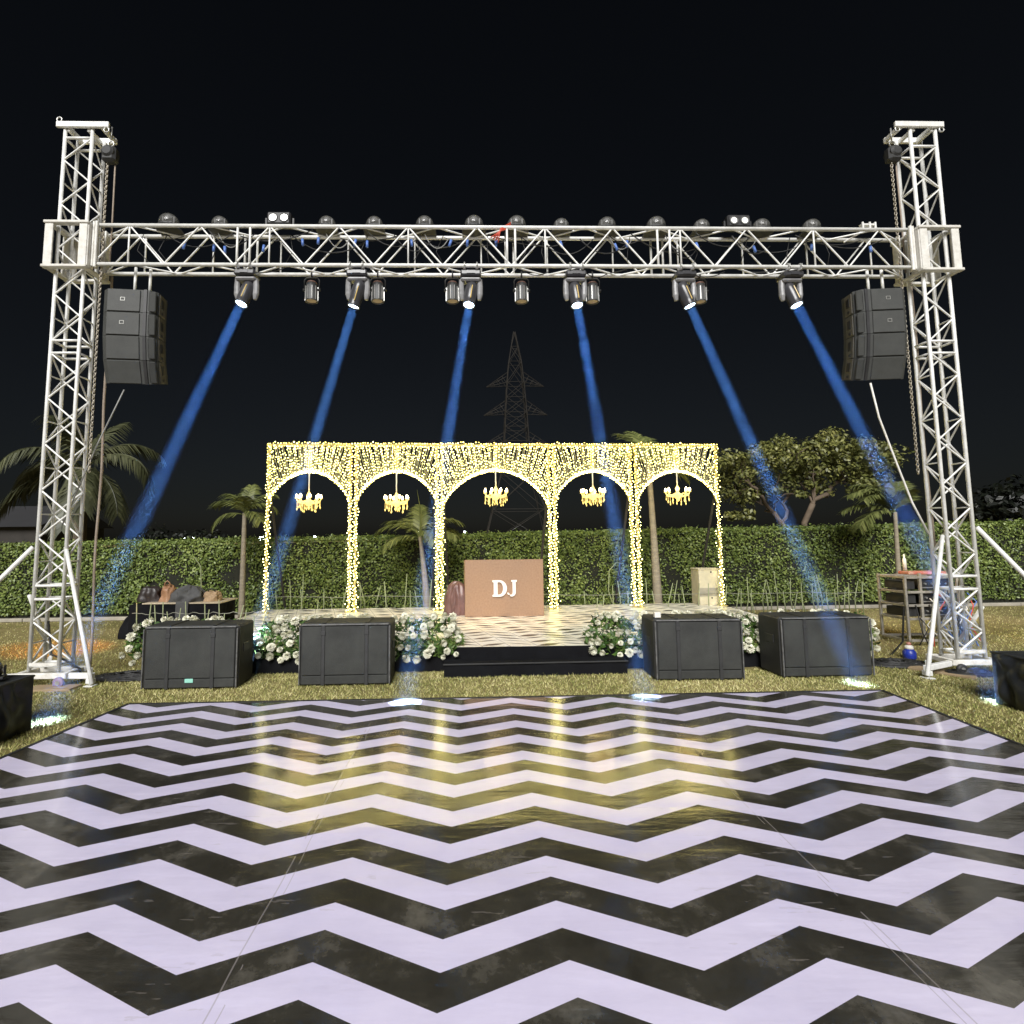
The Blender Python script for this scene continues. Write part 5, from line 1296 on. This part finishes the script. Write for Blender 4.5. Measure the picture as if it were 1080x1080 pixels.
def palm(name, label, base, trunk_h, r0, r1, fr, L, leafm, trunkm, lean=(0, 0), leaf=0.3, width=0.02, nl=34, seed=1, hang=0.5, spear=0.0):
    R = random.Random(seed); t = thing(name, label, 'palm tree', base, 0, 'palm trees behind the stage')
    mb = MB(); top = Vector((lean[0], lean[1], trunk_h)); npt = 10
    mb.path([(lean[0] * (i / npt) ** 1.4, lean[1] * (i / npt), trunk_h * i / npt) for i in range(npt + 1)], [r0 + (r1 - r0) * (i / npt) ** 0.7 for i in range(npt + 1)], 10)
    mb.build('trunk', trunkm, t, smooth=True)
    V, F = [], []; rc = MB()
    for (az, up, dr, l) in fr: frond(V, F, R, top + Vector((0, 0, R.uniform(-.05, .05))), az, L * l, up, dr, nl, leaf, width, rc, hang)
    if spear: rc.path([top, top + Vector((0.02, 0, spear * .5)), top + Vector((-0.06, 0, spear))], [0.02, 0.014, 0.003], 6)
    cm = MB(); cm.v = [tuple(v) for v in V]; cm.f = F; cm.mi = [0] * len(F)
    cm.build('crown', leafm, t); rc.build('leaf_stalks', leafm, t)
    return t
def ring(n, seed, up=(0.5, 1.2), dr=(1.2, 2.0), l=(0.85, 1.1), a0=0.0):
    R = random.Random(seed); return [(a0 + 2 * PI * i / n + R.uniform(-.25, .25), R.uniform(*up), R.uniform(*dr), R.uniform(*l)) for i in range(n)]
q = P(88, 500, 13.2)
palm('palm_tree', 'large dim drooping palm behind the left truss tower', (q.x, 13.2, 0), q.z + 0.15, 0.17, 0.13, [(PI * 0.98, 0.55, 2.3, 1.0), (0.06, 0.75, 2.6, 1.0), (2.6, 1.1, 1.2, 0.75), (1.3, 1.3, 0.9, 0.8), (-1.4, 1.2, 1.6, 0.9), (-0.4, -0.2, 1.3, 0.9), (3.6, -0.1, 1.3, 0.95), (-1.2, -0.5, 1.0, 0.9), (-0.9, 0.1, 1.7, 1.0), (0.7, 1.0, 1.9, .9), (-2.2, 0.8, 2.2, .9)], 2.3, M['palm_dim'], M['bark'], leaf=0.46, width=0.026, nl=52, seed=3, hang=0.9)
q = P(258, 541, 10.3)
palm('palm_tree', 'small slim palm standing just left of the leftmost lit arch', (P(255, 640, 10.3).x, 10.3, 0), q.z, 0.07, 0.04, [(PI, 0.9, 1.6, .85), (2.7, 1.2, 1.4, .9), (0.1, 0.7, 1.6, .8), (0.6, 1.2, 1.4, .9), (-1.2, 1.3, 1.2, .6), (-0.6, 0.4, 1.6, .75), (3.7, 0.3, 1.7, .8), (1.6, 1.35, .6, .8)], 0.85, M['palm_leaf'], M['bark_pale'], lean=(q.x - P(255, 640, 10.3).x, 0), leaf=0.26, width=0.015, nl=30, seed=5, hang=0.6)
q = P(443, 566, 10.4)
palm('palm_tree', 'leaning palm with spear tip seen through the second arch', (P(451, 645, 10.4).x, 10.4, 0), q.z, 0.10, 0.035, [(PI, 0.7, 1.5, .9), (2.7, 0.9, 1.3, .9), (0.05, 0.9, 1.5, .9), (0.5, 0.7, 1.5, .9), (-1.0, 0.4, 1.4, .7), (3.6, 0.3, 1.3, .8), (-0.5, 0.5, 1.2, .85), (1.7, 1.2, .8, .8), (2.2, 1.0, 1.2, .8)], 1.05, M['palm_leaf'], M['bark_pale'], lean=(q.x - P(451, 645, 10.4).x, 0), leaf=0.30, width=0.018, nl=30, seed=6, hang=0.5, spear=0.95)
q = P(684, 490, 10.5)
palm('palm_tree', 'tall palm with thick pale trunk seen through the rightmost arch', (P(694, 640, 10.5).x, 10.5, 0), q.z, 0.105, 0.045, [(2.75, 1.05, 1.3, 1.0), (2.3, 1.25, 1.1, 1.0), (3.3, 0.8, 1.5, .9), (0.4, 0.7, 1.4, .9), (0.0, 0.3, 1.2, .9), (1.4, 1.2, 0.8, .9), (-1.2, 0.9, 1.4, .8), (-0.3, -0.1, .9, .8), (1.9, 1.35, .9, .95)], 1.05, M['palm_leaf'], M['bark_pale'], lean=(q.x - P(694, 640, 10.5).x, 0), leaf=0.32, width=0.018, nl=32, seed=8, hang=0.4)
q = P(944, 540, 10.6)
palm('palm_tree', 'wind blown palm leaning its leaves left, beside the right tower', (P(950, 640, 10.6).x, 10.6, 0), q.z, 0.062, 0.035, [(PI, 1.25, 1.7, .95), (2.8, 1.3, 1.5, 1.0), (3.4, 1.1, 1.9, 1.0), (PI, 0.9, 1.5, 1.1), (3.0, 0.55, 1.2, 1.05), (2.5, 1.35, 1.2, .8), (-1.3, 1.3, .9, .5), (0.2, 1.3, 1.2, .45), (0.6, 1.4, .8, .7), (3.3, 0.25, 1.4, 1.0)], 1.0, M['palm_leaf'], M['bark_pale'], lean=(q.x - P(950, 640, 10.6).x, 0), leaf=0.32, width=0.016, nl=34, seed=9, hang=0.45)

def tree(name, label, base, limbs, crown_pts, clump, nleaf, size, leafm, barkm, group, r0):
    t = thing(name, label, 'tree', base, 0, group)
    mb = MB()
    for pts, rs in limbs: mb.path([Vector(p) - Vector(base) for p in pts], rs, 8)
    if limbs: mb.build('trunk', barkm, t, smooth=True)
    cp = np.array([tuple(Vector(p) - Vector(base)) for p in crown_pts]); n = nleaf
    idx = rng.integers(0, len(cp), n)
    d = rng.normal(0, 1, (n, 3)); d /= np.linalg.norm(d, axis=1)[:, None]
    rad = rng.uniform(0, 1, n) ** 0.55
    pts = cp[idx] + d * (rad * clump * rng.uniform(0.35, 1.15, len(cp))[idx])[:, None] * np.array([[1.15, 1.0, 0.8]])
    V, F = leaves(pts, d + np.array([[0, -0.3, 0.6]]), size, 0.5, 0.6)
    link_np('crown', V, F, leafm, t)
    return t
# the spreading tree on the right: several limbs fanning from behind the hedge
TY = 14.0
R = random.Random(17)
tb_ = P(838, 640, TY); tb_.z = 0
limb = []; ends = []
f0 = P(836, 585, TY); fa = P(857, 532, TY - .2); fb_ = P(816, 540, TY + .2); fa2 = P(884, 508, TY + .2); fb2 = P(792, 512, TY - .2); fc = P(838, 506, TY + .5)
limb.append(([tb_, f0.lerp(tb_, .4), f0], [0.17, 0.14, 0.12]))
def wig(a, b, r0_, r1_, k=.10):
    n = 6; pts = [a.lerp(b, i / n) + (Vector((R.uniform(-k, k), R.uniform(-k, k), R.uniform(-k, k))) if 0 < i < n else Vector()) for i in range(n + 1)]
    limb.append((pts, [r0_ + (r1_ - r0_) * i / n for i in range(n + 1)]))
wig(f0, fa, .09, .07); wig(f0, fb_, .085, .06); wig(fa, fa2, .065, .045); wig(fb_, fb2, .055, .04); wig(fb_.lerp(f0, .3), fc, .05, .035)
for src, tips in ((fa, ((858, 495, -.4), (870, 475, .4), (836, 500, .3))), (fa2, ((915, 495, -.2), (905, 476, .5), (930, 500, .2), (890, 480, -.4), (912, 512, .4))), (fb_, ((800, 530, .5), (822, 500, -.4))), (fb2, ((770, 500, .5), (782, 482, -.3), (800, 484, .3), (776, 528, .2))), (fc, ((840, 480, -.5), (820, 478, .5), (856, 486, .2)))):
    for (px, py, dy) in tips:
        e = P(px, py, TY + dy); wig(src, e, .032, .010, .09)
        for k in range(3):
            e2 = e.lerp(src, R.uniform(0, .6)); e3 = e2 + Vector((R.uniform(-.6, .6), R.uniform(-.5, .5), R.uniform(-.1, .5)))
            wig(e2, e3, .016, .005, .05); ends.append(e3)
cps = ends + [P(R.uniform(x0, x1), R.uniform(y0, y1), TY + R.uniform(-.8, .8)) for (x0, x1, y0, y1, k) in ((762, 800, 478, 520, 10), (800, 850, 472, 505, 12), (848, 900, 465, 500, 12), (890, 938, 470, 510, 12), (770, 790, 525, 552, 4), (905, 940, 500, 520, 6), (840, 870, 500, 515, 3), (868, 884, 458, 468, 3), (815, 826, 462, 472, 2), (904, 912, 464, 474, 2), (934, 944, 478, 492, 3), (758, 770, 480, 500, 3)) for _ in range(k)]
tree('broadleaf_tree', 'spreading leafy tree with pale crooked limbs behind the hedge, right of the arches', tb_, limb, cps, 0.42, 17000, 0.115, M['tree_leaf'], M['bark'], None, .2)
# dark trees far behind
for (px0, px1, pyt, pyb, yy, lab, n) in ((150, 240, 556, 580, 26.0, 'low black tree line seen behind the hedge left of the arches', 2600), (1030, 1120, 508, 556, 19.0, 'dark tree mass behind the hedge at the right edge', 5200)):
    c = P((px0 + px1) / 2, 600, yy); base = Vector((c.x, yy, 0)); R = random.Random(px0)
    pts = [P(R.uniform(px0, px1), R.uniform(pyt + 8, pyb + 10), yy + R.uniform(-1, 1)) for _ in range(46)]
    topc = P((px0 + px1) / 2, (pyt + pyb) / 2, yy)
    lm = [([base, Vector((base.x, yy, topc.z * .6)), topc], [0.25, 0.2, 0.08])] + [([Vector((base.x, yy, topc.z * .5)), p] , [0.09, 0.02]) for p in pts[:8]]
    tree('dark_tree', lab, base, lm, pts, 0.75, n, 0.26, M['dark_leaf'], M['hut'], None, .2)

# dark hut at the far left, the lack of light put into its colours
q0, q1 = P(-60, 600, 22), P(36, 600, 22); zt_, zr = P(0, 556, 22).z, P(0, 543, 22).z
hut = thing('hut', 'dark low hut behind the hedge at the left edge', 'hut', ((q0.x + q1.x) / 2, 24, 0))
w_ = q1.x - q0.x
p = MB(); p.box((0, 0, zt_ / 2), (w_, 4, zt_)); p.build('wall', M['hut'], hut)
p = MB(); hw2 = w_ / 2 + 0.3
p.add([(-hw2, -2.3, zt_ + .003), (hw2, -2.3, zt_ + .003), (hw2, 2.3, zt_ + .003), (-hw2, 2.3, zt_ + .003), (-hw2, 0, zr + .5), (hw2, 0, zr + .5)], [(0, 1, 5, 4), (2, 3, 4, 5), (1, 2, 5), (3, 0, 4), (3, 2, 1, 0)]); p.build('roof', M['hutroof'], hut)

# ------------------------------------------------------------------ power pylon far behind
PY = 85.0
pyl_b = P(547, 640, PY); pyl_b.z = 0
py_ = thing('power_pylon', 'dim steel lattice power pylon far behind the arches', 'pylon', pyl_b)
def pz(y): return P(547, y, PY).z
prof = [(pz(350), 0.12), (pz(383), 1.05), (pz(405), 1.40), (pz(437), 1.75), (pz(467), 2.0), (pz(500), 2.6), (0.0, 5.6)]
rr = 0.10
mast = MB()
cor = ((-1, -1), (1, -1), (1, 1), (-1, 1))
for k in range(len(prof) - 1):
    (za, ha), (zb, hb) = prof[k], prof[k + 1]
    ns = max(1, int(round((za - zb) / (2.6 if za > pz(480) else 5.5))))
    for s_ in range(ns):
        z0, z1 = za + (zb - za) * s_ / ns, za + (zb - za) * (s_ + 1) / ns; h0, h1 = ha + (hb - ha) * s_ / ns, ha + (hb - ha) * (s_ + 1) / ns
        for c in range(4):
            A, B = cor[c], cor[(c + 1) % 4]
            mast.tube((A[0] * h0, A[1] * h0, z0), (A[0] * h1, A[1] * h1, z1), rr * 0.7, 4, cap=False)
            mast.tube((A[0] * h0, A[1] * h0, z0), (B[0] * h1, B[1] * h1, z1), rr * 0.45, 4, cap=False)
            mast.tube((B[0] * h0, B[1] * h0, z0), (A[0] * h1, A[1] * h1, z1), rr * 0.45, 4, cap=False)
            mast.tube((A[0] * h1, A[1] * h1, z1), (B[0] * h1, B[1] * h1, z1), rr * 0.45, 4, cap=False)
mast.build('mast', M['pylon'], py_)
for (yt, yb, tipx, hw0) in ((395, 407, 31, 1.4), (425, 437, 34, 1.8), (458, 470, 38, 2.1)):
    for s_ in (-1, 1):
        am = MB(); tip = Vector((s_ * tipx / FPX * PY, 0, pz(yb + 1)))
        for sy in (-1, 1):
            am.tube((s_ * hw0, sy * hw0 * .8, pz(yt)), tip, rr * .6, 4); am.tube((s_ * hw0, sy * hw0 * .8, pz(yb - 2)), tip, rr * .6, 4)
            for f in (.25, .5, .75):
                a = Vector((s_ * hw0, sy * hw0 * .8, pz(yt))).lerp(tip, f); b = Vector((s_ * hw0, sy * hw0 * .8, pz(yb - 2))).lerp(tip, f - .2); am.tube(a, b, rr * .4, 4)
        am.build('cross_arm', M['pylon'], py_)

# ------------------------------------------------------------------ far street lamps over the hedge
for k, (px, py, yy, rad, lab) in enumerate(((276, 568, 60, 0.34, 'brightest distant lamp over the hedge, just left of the leftmost arch post'), (205, 567, 70, 0.16, 'distant white lamp over the hedge left of the small palm'), (195, 568, 75, 0.13, 'faint distant lamp, the farthest left over the hedge'),
         (332, 566, 80, 0.15, 'distant lamp over the hedge seen under the leftmost chandelier'), (441, 561, 60, 0.22, 'distant white lamp over the hedge behind the leaning palm'), (490, 561, 75, 0.16, 'distant lamp over the hedge at the left of the middle arch'), (546, 562, 80, 0.26, 'distant bluish lamp over the hedge in the middle arch'), (559, 563, 85, 0.16, 'distant small lamp over the hedge at the right of the middle arch'))):
    q = P(px, py, yy)
    t = thing('street_lamp', lab, 'street lamp', (q.x, yy, 0), 0, 'distant lamps beyond the hedge')
    MB().tube((0, 0, 0), (0, 0, q.z - rad * .6), 0.06, 6).build('pole', M['hut'], t)
    p = MB(); p.lathe([(rad * .3, -rad * .6), (rad, -rad * .2), (rad, rad * .2), (rad * .5, rad * .6)], (0, 0, q.z), 12); p.build('lamp_head', M['far_lamp'], t, smooth=True)
